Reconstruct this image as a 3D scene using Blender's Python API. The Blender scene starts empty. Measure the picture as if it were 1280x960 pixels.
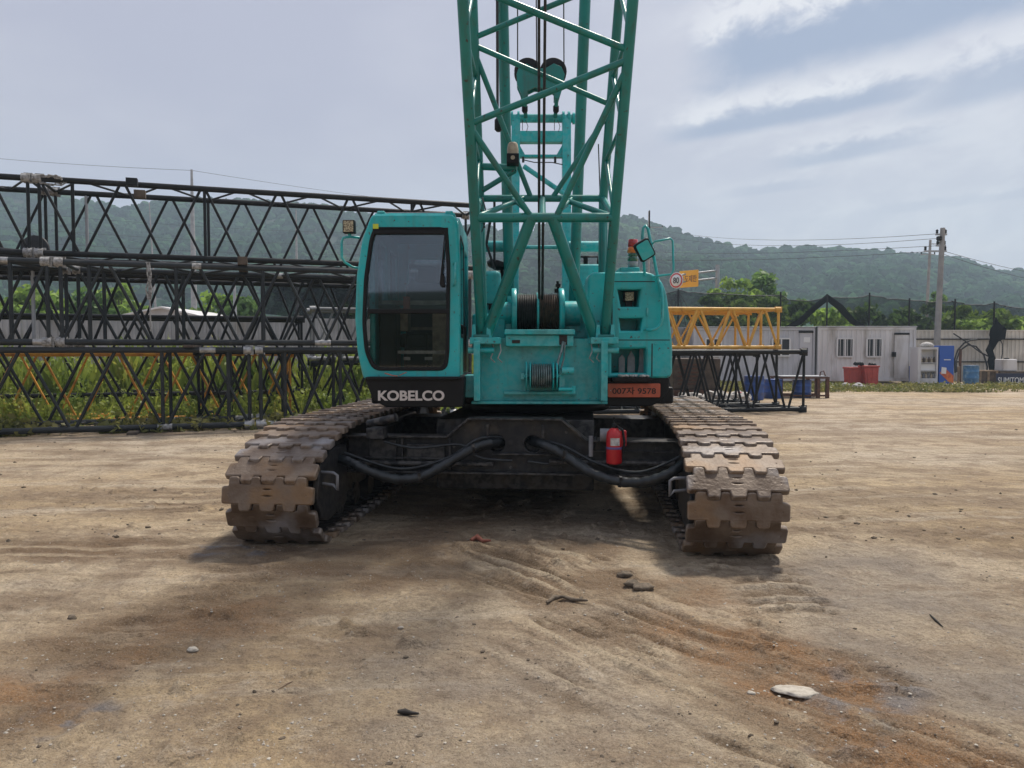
import bpy, bmesh, math, random
import numpy as np
from mathutils import Vector, Matrix, noise as mnoise
random.seed(7); RNG = np.random.default_rng(11)
R = math.radians; PI = math.pi
sc = bpy.context.scene
col = sc.collection

# ------------------------------------------------------------------ camera
CAM_H = 1.6; PITCH = R(2.57); F = 960.0
cam_d = bpy.data.cameras.new('camera'); cam = bpy.data.objects.new('camera', cam_d); col.objects.link(cam)
cam_d.sensor_width = 36; cam_d.lens = 27.0; cam_d.clip_start = .05; cam_d.clip_end = 6000
cam.location = (0, 0, CAM_H); cam.rotation_euler = (PI/2 - PITCH, 0, 0)
sc.camera = cam

# ------------------------------------------------------------------ world, sun
SUN_EL, SUN_AZ = R(60), R(34)          # azimuth clockwise from +Y (behind the crane, a little to the right)
world = bpy.data.worlds.new('World'); sc.world = world; world.use_nodes = True
wt = world.node_tree; wt.nodes.clear()
def WN(t, **k):
    n = wt.nodes.new(t)
    for a, v in k.items(): setattr(n, a, v)
    return n
def wl(a, b): wt.links.new(a, b)
def wm(op, a, b=None, c=None, clamp=False):
    n = WN('ShaderNodeMath', operation=op, use_clamp=clamp)
    for i, v in enumerate((a, b, c)):
        if v is None: continue
        if isinstance(v, (int, float)): n.inputs[i].default_value = v
        else: wl(v, n.inputs[i])
    return n.outputs[0]
def wmap(v, a, b, c=0., d=1.):
    n = WN('ShaderNodeMapRange', interpolation_type='SMOOTHSTEP')
    wl(v, n.inputs[0])
    for i, q in enumerate((a, b, c, d)): n.inputs[i+1].default_value = q
    return n.outputs[0]
def wmix(f, a, b):
    n = WN('ShaderNodeMix', data_type='RGBA')
    for s, v in ((0, f), (6, a), (7, b)):
        if isinstance(v, (int, float)): n.inputs[s].default_value = v
        elif isinstance(v, tuple): n.inputs[s].default_value = (*v, 1)
        else: wl(v, n.inputs[s])
    return n.outputs[2]
tc = WN('ShaderNodeTexCoord'); sx = WN('ShaderNodeSeparateXYZ'); wl(tc.outputs['Generated'], sx.inputs[0])
az = wm('ARCTAN2', sx.outputs[0], sx.outputs[1]); el = wm('ARCSINE', sx.outputs[2])
def wnoise(ax, ex, ox=0., oy=0., skew=0., scale=1., detail=7., rough=.55, dist=0.):
    cx = WN('ShaderNodeCombineXYZ')
    wl(wm('ADD', wm('MULTIPLY', az, ax), ox), cx.inputs[0])
    wl(wm('ADD', wm('ADD', wm('MULTIPLY', el, ex), wm('MULTIPLY', az, skew)), oy), cx.inputs[1])
    n = WN('ShaderNodeTexNoise', noise_dimensions='3D')
    n.inputs['Scale'].default_value = scale; n.inputs['Detail'].default_value = detail
    n.inputs['Roughness'].default_value = rough; n.inputs['Distortion'].default_value = dist
    wl(cx.outputs[0], n.inputs['Vector']); return n.outputs[0]
nl = wnoise(2.0, 4.5, 3.1, 1.7, 0, 1.0, 4)                 # broad veil
nb = wnoise(2.2, 13.0, 5.3, 2.85, -1.6, 1.0, 8, .5, .3)   # long streets of cloud
nh = wnoise(2.2, 13.0, 5.3, 2.60, -1.6, 1.0, 8, .5, .3)   # the same, sampled a little lower: lit upper edges
fine = wnoise(9, 22, 1.2, 4.4, -3, 1.0, 8, .6, .6)
veil = wmix(wmap(nl, .35, .65), (.455, .46, .565), (.545, .545, .63))
low = wmap(el, .02, .26, 1, 0)
veil = wmix(wm('MULTIPLY', low, .75), veil, (.60, .67, .78))
side = wmap(az, .05, .40)                                    # the cloud streets lie to the right
warp1 = wnoise(8, 15, 2.2, 7.1, -2.0, 1.0, 7, .58, .3); warp2 = wnoise(26, 38, 8.2, 3.3, -5, 1.0, 7, .62, .4)
wv = wm('ADD', wm('MULTIPLY', wm('SUBTRACT', warp1, .5), 1.0), wm('MULTIPLY', wm('SUBTRACT', warp2, .5), .55))
dark = wm('MULTIPLY', wmap(nb, .50, .60), wm('MULTIPLY', wmap(az, .62, .8), .7)); high = wm('MULTIPLY', wmap(nh, .5, .6), wm('MULTIPLY', wmap(az, .62, .8), .5))
# cloud banks: (azimuth ends, elevation of the flat base at both ends, thickness, strength)
for a0, a1, e0, e1, th, k in ((.19,.80,.412,.475,.044,.95),(.215,.85,.308,.385,.062,1.),(.19,.55,.254,.286,.026,.9),(.31,.55,.213,.236,.018,.65),(.26,.42,.185,.196,.010,.35),
                              (.46,.80,.258,.30,.036,.7),(.17,.25,.44,.446,.010,.35),(.42,.75,.155,.17,.010,.2)):
    sl = (e1-e0)/(a1-a0)
    t = wm('MULTIPLY', wm('SUBTRACT', wm('SUBTRACT', el, e0), wm('MULTIPLY', wm('SUBTRACT', az, a0), sl)), 1/th)     # 0 at the base, 1 at the mean top
    ends = wm('MULTIPLY', wmap(wm('ADD', az, wm('MULTIPLY', wv, .08)), a0-.02, a0+.07), wmap(wm('ADD', az, wm('MULTIPLY', wv, .10)), a1-.14, a1+.02, 1, 0))
    tw = wm('ADD', t, wm('MULTIPLY', wv, 1.9)); tb = wm('ADD', t, wm('MULTIPLY', wv, .45))
    d_ = wm('MULTIPLY', wm('MULTIPLY', wmap(tb, -.30, .20), wmap(tw, .55, 1.25, 1, 0)), wm('MULTIPLY', ends, k))
    h_ = wm('MULTIPLY', wm('MULTIPLY', wmap(tw, .60, 1.15), wmap(tw, 1.2, 2.3, 1, 0)), wm('MULTIPLY', ends, k))
    dark = wm('MAXIMUM', dark, d_); high = wm('MAXIMUM', high, h_)
base = wmix(wm('MULTIPLY', side, .6), veil, (.63, .635, .70))
base = wmix(wm('MULTIPLY', wmap(warp1, .42, .66), wm('MULTIPLY', side, .55)), base, (.76, .765, .80))
base = wmix(wm('MULTIPLY', wm('MULTIPLY', high, .75), wmap(warp2, .3, .56)), base, (.87, .865, .88))
base = wmix(wm('MULTIPLY', dark, .92), base, (.29, .355, .50))
base = wmix(wmap(el, -.06, 0.0, 1, 0), base, (.30, .30, .31))
sky = WN('ShaderNodeTexSky', sky_type='NISHITA', sun_disc=False, sun_elevation=SUN_EL, sun_rotation=SUN_AZ, air_density=1.2, dust_density=2.0)
bg1 = WN('ShaderNodeBackground'); wl(sky.outputs[0], bg1.inputs[0]); bg1.inputs[1].default_value = .08
bg2 = WN('ShaderNodeBackground'); wl(base, bg2.inputs[0]); bg2.inputs[1].default_value = 1.16
ms = WN('ShaderNodeMixShader'); ms.inputs[0].default_value = .88
wl(bg1.outputs[0], ms.inputs[1]); wl(bg2.outputs[0], ms.inputs[2])
wo = WN('ShaderNodeOutputWorld'); wl(ms.outputs[0], wo.inputs[0])

sun_d = bpy.data.lights.new('sun', 'SUN'); sun = bpy.data.objects.new('sun', sun_d); col.objects.link(sun)
sun_d.energy = 4.7; sun_d.angle = R(7.0); sun_d.color = (1, .93, .82)
sv = Vector((math.sin(SUN_AZ)*math.cos(SUN_EL), math.cos(SUN_AZ)*math.cos(SUN_EL), math.sin(SUN_EL)))
sun.rotation_euler = (-sv).to_track_quat('-Z', 'Y').to_euler()
sc.view_settings.view_transform = 'Standard'; sc.view_settings.look = 'None'
sc.view_settings.exposure = 0.0; sc.view_settings.gamma = 1.0
sc.render.engine = 'CYCLES'
sc.cycles.max_bounces = 6; sc.cycles.transparent_max_bounces = 16; sc.cycles.volume_bounces = 0

# ------------------------------------------------------------------ helpers
def at(px, py, Y):
    """world point at depth Y that the photograph shows at (px, py) of 1280 x 960"""
    u = (px - 640)/F; v = (480 - py)/F; c, s = math.cos(PITCH), math.sin(PITCH)
    t = Y/(c + v*s)
    return Vector((u*t, Y, CAM_H + t*(-s + v*c)))
def proj_y(p):
    c, s = math.cos(PITCH), math.sin(PITCH); z = p[2] - CAM_H
    return 480 - F*(p[1]*s + z*c)/(p[1]*c - z*s)
def fbm(x, y, seed=0, octaves=4, gain=.5):
    out = np.zeros(np.broadcast(x, y).shape); amp = 1.; tot = 0.
    r = np.random.default_rng(seed); T = r.random((256, 256))
    for o in range(octaves):
        xi = np.floor(x).astype(int); yi = np.floor(y).astype(int)
        fx = x - xi; fy = y - yi; fx = fx*fx*(3-2*fx); fy = fy*fy*(3-2*fy)
        g = lambda i, j: T[(xi+i+37*o) & 255, (yi+j+91*o) & 255]
        out = out + amp*((g(0,0)*(1-fx)+g(1,0)*fx)*(1-fy) + (g(0,1)*(1-fx)+g(1,1)*fx)*fy)
        tot += amp; amp *= gain; x = x*2.03+.7; y = y*2.03+.3
    return out/tot
WM = {}
def put(o, parent=None, M=None):
    M = M or Matrix.Identity(4)
    col.objects.link(o)
    if parent: o.parent = parent; o.matrix_basis = WM[parent.name].inverted() @ M
    else: o.matrix_basis = M
    WM[o.name] = M
    return o
def tag(o, label=None, cat=None, group=None, kind=None):
    for k, v in (('label', label), ('category', cat), ('group', group), ('kind', kind)):
        if v: o[k] = v
    return o
def thing(name, label, cat, loc=(0,0,0), group=None):
    return tag(put(bpy.data.objects.new(name, None), None, Matrix.Translation(loc)), label, cat, group)

class MB:
    def __init__(s): s.v = []; s.f = []; s.s = []
    def add(s, vs, fs, smooth=False, M=None):
        b = len(s.v)
        s.v += [tuple(M @ Vector(q)) if M else tuple(q) for q in vs]
        s.f += [tuple(i+b for i in f) for f in fs]; s.s += [smooth]*len(fs); return s
    def box(s, x0, x1, y0, y1, z0, z1, M=None):
        return s.add([(x0,y0,z0),(x1,y0,z0),(x1,y1,z0),(x0,y1,z0),(x0,y0,z1),(x1,y0,z1),(x1,y1,z1),(x0,y1,z1)],
                     [(0,3,2,1),(4,5,6,7),(0,1,5,4),(1,2,6,5),(2,3,7,6),(3,0,4,7)], False, M)
    def tube(s, p0, p1, r, r1=None, n=10, caps=True):
        p0, p1 = Vector(p0), Vector(p1); d = (p1-p0)
        if d.length < 1e-6: return s
        d.normalize(); a = d.orthogonal().normalized(); b = d.cross(a); r1 = r if r1 is None else r1
        ring = lambda p, q: [p + (a*math.cos(t) + b*math.sin(t))*q for t in [2*PI*i/n for i in range(n)]]
        A, B = ring(p0, r), ring(p1, r1)
        s.add(A+B, [(i, (i+1)%n, n+(i+1)%n, n+i) for i in range(n)], True)
        if caps: s.add(A, [tuple(range(n))[::-1]]); s.add(B, [tuple(range(n))])
        return s
    def path(s, pts, r, n=8, caps=True):
        pts = [Vector(p) for p in pts]; rr = r if isinstance(r, (list, tuple)) else [r]*len(pts); rings = []; a = None
        for i, p in enumerate(pts):
            d = (pts[min(i+1, len(pts)-1)] - pts[max(i-1, 0)]).normalized()
            if a is None: a = d.orthogonal().normalized()
            a = (a - d*a.dot(d)).normalized(); b = d.cross(a)
            rings.append([p + (a*math.cos(2*PI*k/n) + b*math.sin(2*PI*k/n))*rr[i] for k in range(n)])
        vs = sum(rings, [])
        s.add(vs, [(i*n+k, i*n+(k+1)%n, (i+1)*n+(k+1)%n, (i+1)*n+k) for i in range(len(pts)-1) for k in range(n)], True)
        if caps: s.add(rings[0], [tuple(range(n))[::-1]]); s.add(rings[-1], [tuple(range(n))])
        return s
    def lathe(s, prof, M=None, n=16):
        vs = [(r*math.cos(2*PI*k/n), r*math.sin(2*PI*k/n), z) for r, z in prof for k in range(n)]
        s.add(vs, [(i*n+k, i*n+(k+1)%n, (i+1)*n+(k+1)%n, (i+1)*n+k) for i in range(len(prof)-1) for k in range(n)], True, M)
        s.add(vs[:n], [tuple(range(n))[::-1]], False, M); s.add(vs[-n:], [tuple(range(n))], False, M); return s
    def prism(s, poly, y0, y1, M=None):
        n = len(poly); vs = [(x, y0, z) for x, z in poly] + [(x, y1, z) for x, z in poly]
        s.add(vs, [tuple(range(n)), tuple(range(2*n-1, n-1, -1))] + [(i, n+i, n+(i+1)%n, (i+1)%n) for i in range(n)], False, M); return s
    def mesh(s, name, m):
        me = bpy.data.meshes.new(name); me.from_pydata(s.v, [], s.f)
        me.polygons.foreach_set('use_smooth', s.s)
        for q in (m if isinstance(m, (list, tuple)) else [m]): me.materials.append(q)
        bm = bmesh.new(); bm.from_mesh(me); bmesh.ops.recalc_face_normals(bm, faces=bm.faces); bm.to_mesh(me); bm.free()
        me.update(); return me
    def obj(s, name, m, parent=None, M=None, bevel=0, seg=2):
        o = bpy.data.objects.new(name, s.mesh(name, m)); put(o, parent, M)
        if bevel:
            b = o.modifiers.new('bevel', 'BEVEL'); b.width = bevel; b.segments = seg; b.limit_method = 'ANGLE'; b.angle_limit = R(50)
            b.harden_normals = False
        return o
def struct(name, mb, m, M=None): return tag(mb.obj(name, m, None, M), kind='structure')

DG = lambda: bpy.context.evaluated_depsgraph_get()
def curve_mesh(cu, name, m):
    o = bpy.data.objects.new('tmp', cu); col.objects.link(o); bpy.context.view_layer.update()
    me = bpy.data.meshes.new_from_object(o.evaluated_get(DG())); me.name = name
    bpy.data.objects.remove(o); bpy.data.curves.remove(cu)
    me.materials.clear(); me.materials.append(m); return me
def plate_mesh(name, m, outline, holes=(), th=.05, bev=.006, res=1):
    cu = bpy.data.curves.new('tmp', 'CURVE'); cu.dimensions = '2D'; cu.fill_mode = 'BOTH'
    cu.extrude = max(th/2 - bev, .0005); cu.bevel_depth = bev; cu.bevel_resolution = res
    for poly in [outline, *holes]:
        sp = cu.splines.new('POLY'); sp.points.add(len(poly)-1); sp.use_cyclic_u = True
        for p, q in zip(sp.points, poly): p.co = (q[0], q[1], 0, 1)
    return curve_mesh(cu, name, m)
def rounded(pts, r, n=4):
    out = []; N = len(pts)
    for i in range(N):
        p, a, b = Vector(pts[i]), Vector(pts[i-1]), Vector(pts[(i+1)%N])
        da, db = (a-p), (b-p); q = min(r, da.length*.45, db.length*.45)
        A, B = p+da.normalized()*q, p+db.normalized()*q
        for k in range(n+1):
            t = k/n; out.append(tuple(A*(1-t)**2 + p*2*t*(1-t) + B*t*t))
    return out
FRONT = Matrix(((1,0,0,0),(0,0,-1,0),(0,1,0,0),(0,0,0,1)))      # plate x,y -> world x,z ; plate +z -> -Y
SIDE = Matrix(((0,0,1,0),(1,0,0,0),(0,1,0,0),(0,0,0,1)))        # plate x,y -> world y,z ; plate +z -> +X
def pxp(pts, Y): return [(lambda p: (p.x, p.z))(at(x, y, Y)) for x, y in pts]
def plate(name, m, parent, outline, holes=(), Y=0, th=.05, bev=.006, M=None, base=FRONT):
    """plate standing in a plane; its front face is th/2 before Y"""
    o = bpy.data.objects.new(name, plate_mesh(name, m, outline, holes, th, bev))
    return put(o, parent, (M or Matrix.Identity(4)) @ (Matrix.Translation((0, Y, 0)) if base is FRONT else Matrix.Translation((Y, 0, 0))) @ base)
def text_mesh(name, body, m, w, h, depth=.004, bold=0.):
    cu = bpy.data.curves.new('tmp', 'FONT'); cu.body = body; cu.align_x = 'CENTER'; cu.align_y = 'CENTER'; cu.extrude = depth; cu.offset = bold
    me = curve_mesh(cu, name, m)
    n = len(me.vertices); c = np.empty(n*3); me.vertices.foreach_get('co', c); c = c.reshape(-1, 3)
    lo, hi = c.min(0), c.max(0); c[:, 0] = (c[:, 0]-(lo[0]+hi[0])/2)*w/(hi[0]-lo[0]); c[:, 1] = (c[:, 1]-(lo[1]+hi[1])/2)*h/(hi[1]-lo[1])
    me.vertices.foreach_set('co', c.ravel()); me.update(); return me
_unit = {}
def rod(name, m, parent, p0, p1, r, F_=None, n=10):
    """a straight tube that shares one unit mesh with its alike"""
    k = (m.name, n)
    if k not in _unit: _unit[k] = MB().tube((0,0,0), (0,0,1), 1, n=n).mesh('tube', m)
    p0, p1 = Vector(p0), Vector(p1)
    if F_: p0, p1 = F_ @ p0, F_ @ p1
    d = p1-p0
    M = Matrix.Translation(p0) @ d.to_track_quat('Z', 'Y').to_matrix().to_4x4() @ Matrix.Diagonal((r, r, d.length, 1))
    return put(bpy.data.objects.new(name, _unit[k]), parent, M)
def np_mesh(name, V, faces, m, smooth=False):
    k = faces.shape[1]; me = bpy.data.meshes.new(name)
    me.vertices.add(len(V)); me.vertices.foreach_set('co', V.astype(np.float32).ravel())
    me.loops.add(faces.size); me.loops.foreach_set('vertex_index', faces.astype(np.int32).ravel())
    me.polygons.add(len(faces)); me.polygons.foreach_set('loop_start', np.arange(0, faces.size, k, dtype=np.int32))
    me.polygons.foreach_set('use_smooth', np.full(len(faces), smooth))
    me.materials.append(m); me.update(calc_edges=True); me.validate(); return me

# ------------------------------------------------------------------ materials
def mat(name, c, rough=.6, metal=0., c2=None, scale=6., lo=.42, hi=.62, bump=0., bscale=None, dirt=None, dscale=2.5, dlo=.55, dhi=.75, detail=6, coat=0., stretch=None, spec=.5, wear=None, streak=None, chips=None):
    m = bpy.data.materials.new(name); m.use_nodes = True; nt = m.node_tree; N = nt.nodes; L = nt.links
    b = N['Principled BSDF']; b.inputs['Roughness'].default_value = rough; b.inputs['Metallic'].default_value = metal
    b.inputs['Base Color'].default_value = (*c, 1)
    b.inputs['Specular IOR Level'].default_value = spec
    if coat: b.inputs['Coat Weight'].default_value = coat
    g = N.new('ShaderNodeNewGeometry'); pos = g.outputs['Position']
    if stretch:
        mp = N.new('ShaderNodeMapping'); mp.inputs['Scale'].default_value = stretch; L.new(pos, mp.inputs[0]); pos = mp.outputs[0]
    def noise(s, d=detail):
        n = N.new('ShaderNodeTexNoise'); n.inputs['Scale'].default_value = s; n.inputs['Detail'].default_value = d; L.new(pos, n.inputs['Vector']); return n.outputs[0]
    def mr(v, a, q):
        n = N.new('ShaderNodeMapRange'); n.inputs[1].default_value = a; n.inputs[2].default_value = q; L.new(v, n.inputs[0]); return n.outputs[0]
    cur = None
    def mix(f, a, q):
        n = N.new('ShaderNodeMix'); n.data_type = 'RGBA'; L.new(f, n.inputs[0])
        if isinstance(a, tuple): n.inputs[6].default_value = (*a, 1)
        else: L.new(a, n.inputs[6])
        n.inputs[7].default_value = (*q, 1); return n.outputs[2]
    if c2: cur = mix(mr(noise(scale), lo, hi), c, c2)
    if dirt: cur = mix(mr(noise(dscale, 9), dlo, dhi), cur if cur else c, dirt)
    if streak:
        mp = N.new('ShaderNodeMapping'); mp.inputs['Scale'].default_value = (1, 1, .09); L.new(g.outputs['Position'], mp.inputs[0])
        n = N.new('ShaderNodeTexNoise'); n.inputs['Scale'].default_value = 16; n.inputs['Detail'].default_value = 6; L.new(mp.outputs[0], n.inputs['Vector'])
        cur = mix(mr(n.outputs[0], .54, .80), cur if cur else c, streak)
    if chips: cur = mix(mr(noise(26, 4), .655, .69), cur if cur else c, chips)
    if wear:
        pn = N.new('ShaderNodeMath'); pn.operation = 'MULTIPLY'; pn.use_clamp = True
        L.new(mr(g.outputs['Pointiness'], .515, .60), pn.inputs[0]); L.new(mr(noise(18), .42, .58), pn.inputs[1]); cur = mix(pn.outputs[0], cur if cur else c, wear)
    if cur: L.new(cur, b.inputs['Base Color'])
    if bump:
        bp = N.new('ShaderNodeBump'); bp.inputs['Strength'].default_value = 1; bp.inputs['Distance'].default_value = bump
        L.new(noise(bscale or scale*3), bp.inputs['Height']); L.new(bp.outputs[0], b.inputs['Normal'])
    return m
TEAL = mat('teal_paint', (.006,.43,.44), .34, 0, (.008,.37,.38), 1.6, .4, .6, dirt=(.06,.25,.24), dscale=3.2, dlo=.52, dhi=.80, bump=.0012, bscale=14, wear=(.10,.42,.42), streak=(.055,.25,.235), chips=(.05,.075,.065))
TEALB = mat('boom_green_paint', (.005,.21,.19), .34, 0, (.008,.17,.15), 2.2, .4, .6, dirt=(.035,.13,.105), dscale=7, dlo=.55, dhi=.8, bump=.0006, bscale=50, streak=(.03,.12,.10), chips=(.035,.05,.04))
BLACKP = mat('black_paint', (.006,.006,.007), .45, 0, (.010,.010,.010), 3, dirt=(.03,.027,.024), dscale=4, dlo=.6, dhi=.95, spec=.22)
CHASS = mat('chassis_paint', (.012,.013,.016), .5, 0, (.020,.020,.021), 4, dirt=(.085,.066,.045), dscale=5, dlo=.52, dhi=.80, bump=.002, bscale=30, spec=.3, wear=(.09,.085,.08))
SHOE = mat('worn_track_steel', (.175,.13,.095), .46, .25, (.080,.050,.031), 4.5, .36, .60, bump=.005, bscale=34, dirt=(.23,.215,.215), dscale=2.6, dlo=.52, dhi=.68, wear=(.34,.29,.25))
SHOE2 = mat('rusty_track_steel', (.115,.072,.044), .6, .2, (.18,.135,.10), 5.5, .38, .60, bump=.006, bscale=36, dirt=(.23,.14,.07), dscale=3, dlo=.48, dhi=.68, wear=(.30,.24,.19))
HOLE = mat('dark_grease', (.018,.014,.011), .7)
RUBBER = mat('rubber_hose', (.010,.013,.016), .42, c2=(.022,.027,.031), scale=14, bump=.002, bscale=70)
ROPE_D = mat('greased_rope', (.035,.032,.03), .5, .3, (.012,.012,.012), 20)
ROPE_R = mat('rusty_rope', (.085,.05,.032), .6, .2, (.035,.024,.018), 24)
ROPE_S = mat('steel_rope', (.20,.25,.25), .45, .5, (.08,.14,.14), 18)
SILVER = mat('bare_steel', (.42,.42,.42), .42, .5, (.25,.25,.25), 15)
WHITEP = mat('white_lettering', (.62,.56,.52), .5)
ORANGE = mat('orange_plate', (.50,.10,.045), .5, c2=(.40,.085,.04), scale=12)
RED = mat('red_paint', (.50,.012,.018), .35, c2=(.42,.012,.016), scale=10)
LED = mat('lamp_lens', (.42,.36,.22), .2, c2=(.16,.13,.08), scale=90, lo=.45, hi=.55)
CREAM = mat('cream_plastic', (.44,.37,.27), .5, c2=(.26,.21,.15), scale=12)
GREYB = mat('grey_board', (.16,.165,.18), .6, c2=(.22,.215,.22), scale=14)
RAG = mat('white_rag', (.55,.53,.50), .9, c2=(.34,.32,.30), scale=30, bump=.01, bscale=40)
TRUSS = mat('charcoal_truss_paint', (.016,.019,.022), .42, 0, (.024,.028,.030), 3, dirt=(.07,.07,.066), dscale=6, dlo=.6, dhi=.85, spec=.3)
TRUSSB = mat('black_truss_paint', (.008,.009,.010), .45, 0, (.014,.014,.015), 3, dirt=(.04,.036,.032), dscale=6, dlo=.62, dhi=.85, spec=.25)
TRUSSG = mat('grey_truss_paint', (.20,.205,.21), .5, 0, (.13,.135,.14), 3)
TRUSSY = mat('orange_truss_paint', (.72,.36,.045), .5, 0, (.58,.24,.04), 4, dirt=(.3,.14,.05), dscale=8, dlo=.55, dhi=.8)
TRUSSYL = mat('yellow_truss_paint', (.66,.38,.07), .5, 0, (.56,.30,.05), 4, dirt=(.3,.16,.06), dscale=8, dlo=.6, dhi=.85)
WRAP = mat('grey_wrap', (.34,.34,.34), .8, c2=(.16,.15,.14), scale=20, bump=.01, bscale=40)
RUST = mat('rusty_iron', (.12,.055,.035), .8, c2=(.07,.035,.025), scale=8, bump=.003)
WOOD = mat('weathered_timber', (.27,.20,.13), .85, c2=(.17,.12,.08), scale=7)
PANEL = mat('grey_wall_panel', (.36,.36,.375), .6, c2=(.28,.28,.29), scale=1.5, dirt=(.22,.20,.17), dscale=.9, dlo=.55, dhi=.8)
PANELW = mat('beige_wall_panel', (.66,.62,.55), .6, c2=(.56,.53,.47), scale=1.2, dirt=(.27,.23,.19), dscale=.8, dlo=.56, dhi=.82)
CONT = mat('white_cabin_paint', (.66,.65,.65), .5, c2=(.58,.57,.57), scale=1.1, dirt=(.26,.23,.19), dscale=1.6, dlo=.52, dhi=.78, stretch=(1,1,.35))
CONT2 = mat('grey_cabin_paint', (.52,.52,.55), .5, c2=(.45,.45,.475), scale=1.1, dirt=(.22,.2,.18), dscale=1.4, dlo=.58, dhi=.85, stretch=(1,1,.35))
FRAMEW = mat('white_window_frame', (.66,.66,.66), .5)
DARKGL = mat('dark_glass', (.03,.035,.042), .12)
BLUE = mat('blue_drum_paint', (.02,.075,.30), .42, c2=(.018,.055,.20), scale=4, dirt=(.1,.12,.2), dscale=5, dlo=.62, dhi=.8)
BLUEL = mat('faded_blue_drum', (.05,.17,.34), .5, c2=(.16,.30,.42), scale=7, lo=.5, hi=.68)
BLUEP = mat('blue_print', (.025,.10,.42), .4)
ORANP = mat('orange_print', (.62,.18,.05), .5, c2=(.40,.07,.05), scale=4)
CONC = mat('pole_concrete', (.30,.29,.28), .8, c2=(.23,.225,.22), scale=2, bump=.003)
GALV = mat('galvanised_steel', (.36,.37,.39), .5, .3, (.29,.30,.31), 3)
WIRE = mat('cable_black', (.02,.02,.022), .6)
REDBIN = mat('red_bin_plastic', (.42,.06,.045), .55, c2=(.34,.05,.04), scale=5)
PAPER = mat('white_paper', (.72,.72,.72), .7)
SIGNO = mat('orange_sign', (.85,.40,.01), .5)
SIGNT = mat('brown_sign_text', (.18,.06,.01), .5)
SIGNB = mat('black_sign_text', (.02,.02,.02), .5)
SIGNW = mat('white_sign', (.75,.75,.73), .5)
SIGNR = mat('red_sign_ring', (.55,.03,.03), .5)
BROWNB = mat('brown_box', (.10,.075,.055), .8, c2=(.06,.045,.035), scale=5)
GREENG = mat('green_lens', (.01,.10,.05), .15, coat=1)
REDL = mat('red_lens', (.45,.008,.012), .15, coat=1)
ORL = mat('orange_lens', (.75,.16,.008), .15, coat=1)
YTAPE = mat('yellow_sticker', (.55,.62,.05), .6)
SEATM = mat('seat_cloth', (.03,.03,.033), .8)
ROCK = mat('pale_stone', (.44,.40,.34), .85, c2=(.34,.30,.25), scale=30, bump=.004, bscale=80)
ROCKD = mat('dark_clod', (.10,.078,.056), .95, c2=(.16,.125,.09), scale=40, bump=.004, bscale=80)
MIRR = mat('mirror_glass', (.75,.78,.78), .06, 1.0)

def glass(name, tint, refl):
    m = bpy.data.materials.new(name); m.use_nodes = True; nt = m.node_tree; N = nt.nodes; L = nt.links
    N.clear(); o = N.new('ShaderNodeOutputMaterial'); tr = N.new('ShaderNodeBsdfTransparent'); tr.inputs[0].default_value = (*tint, 1)
    gl = N.new('ShaderNodeBsdfGlossy'); gl.inputs['Roughness'].default_value = .03; gl.inputs[0].default_value = (.85,.9,.95,1)
    fr = N.new('ShaderNodeFresnel'); fr.inputs[0].default_value = 1.5
    mp = N.new('ShaderNodeMath'); mp.operation = 'ADD'; mp.inputs[1].default_value = refl; L.new(fr.outputs[0], mp.inputs[0])
    mx = N.new('ShaderNodeMixShader'); L.new(mp.outputs[0], mx.inputs[0]); L.new(tr.outputs[0], mx.inputs[1]); L.new(gl.outputs[0], mx.inputs[2]); L.new(mx.outputs[0], o.inputs[0])
    return m
GLASS = glass('cab_glass', (.66,.71,.75), .06)
GLASSD = glass('cab_lower_glass', (.78,.79,.77), -.005)

def net_mat(name, c, alpha):
    m = bpy.data.materials.new(name); m.use_nodes = True; nt = m.node_tree; N = nt.nodes; L = nt.links
    N.clear(); o = N.new('ShaderNodeOutputMaterial'); tr = N.new('ShaderNodeBsdfTransparent')
    d = N.new('ShaderNodeBsdfDiffuse'); d.inputs[0].default_value = (*c, 1)
    g = N.new('ShaderNodeNewGeometry'); n = N.new('ShaderNodeTexNoise'); n.inputs['Scale'].default_value = .9; n.inputs['Detail'].default_value = 6; L.new(g.outputs['Position'], n.inputs['Vector'])
    mr = N.new('ShaderNodeMapRange'); mr.inputs[1].default_value = .3; mr.inputs[2].default_value = .7; mr.inputs[3].default_value = alpha-.12; mr.inputs[4].default_value = alpha+.12; L.new(n.outputs[0], mr.inputs[0])
    mx = N.new('ShaderNodeMixShader'); L.new(mr.outputs[0], mx.inputs[0]); L.new(tr.outputs[0], mx.inputs[1]); L.new(d.outputs[0], mx.inputs[2]); L.new(mx.outputs[0], o.inputs[0])
    return m
NET = net_mat('black_shade_net', (.02,.022,.024), .58)
NETD = net_mat('bunched_net', (.014,.015,.017), .86)

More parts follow.
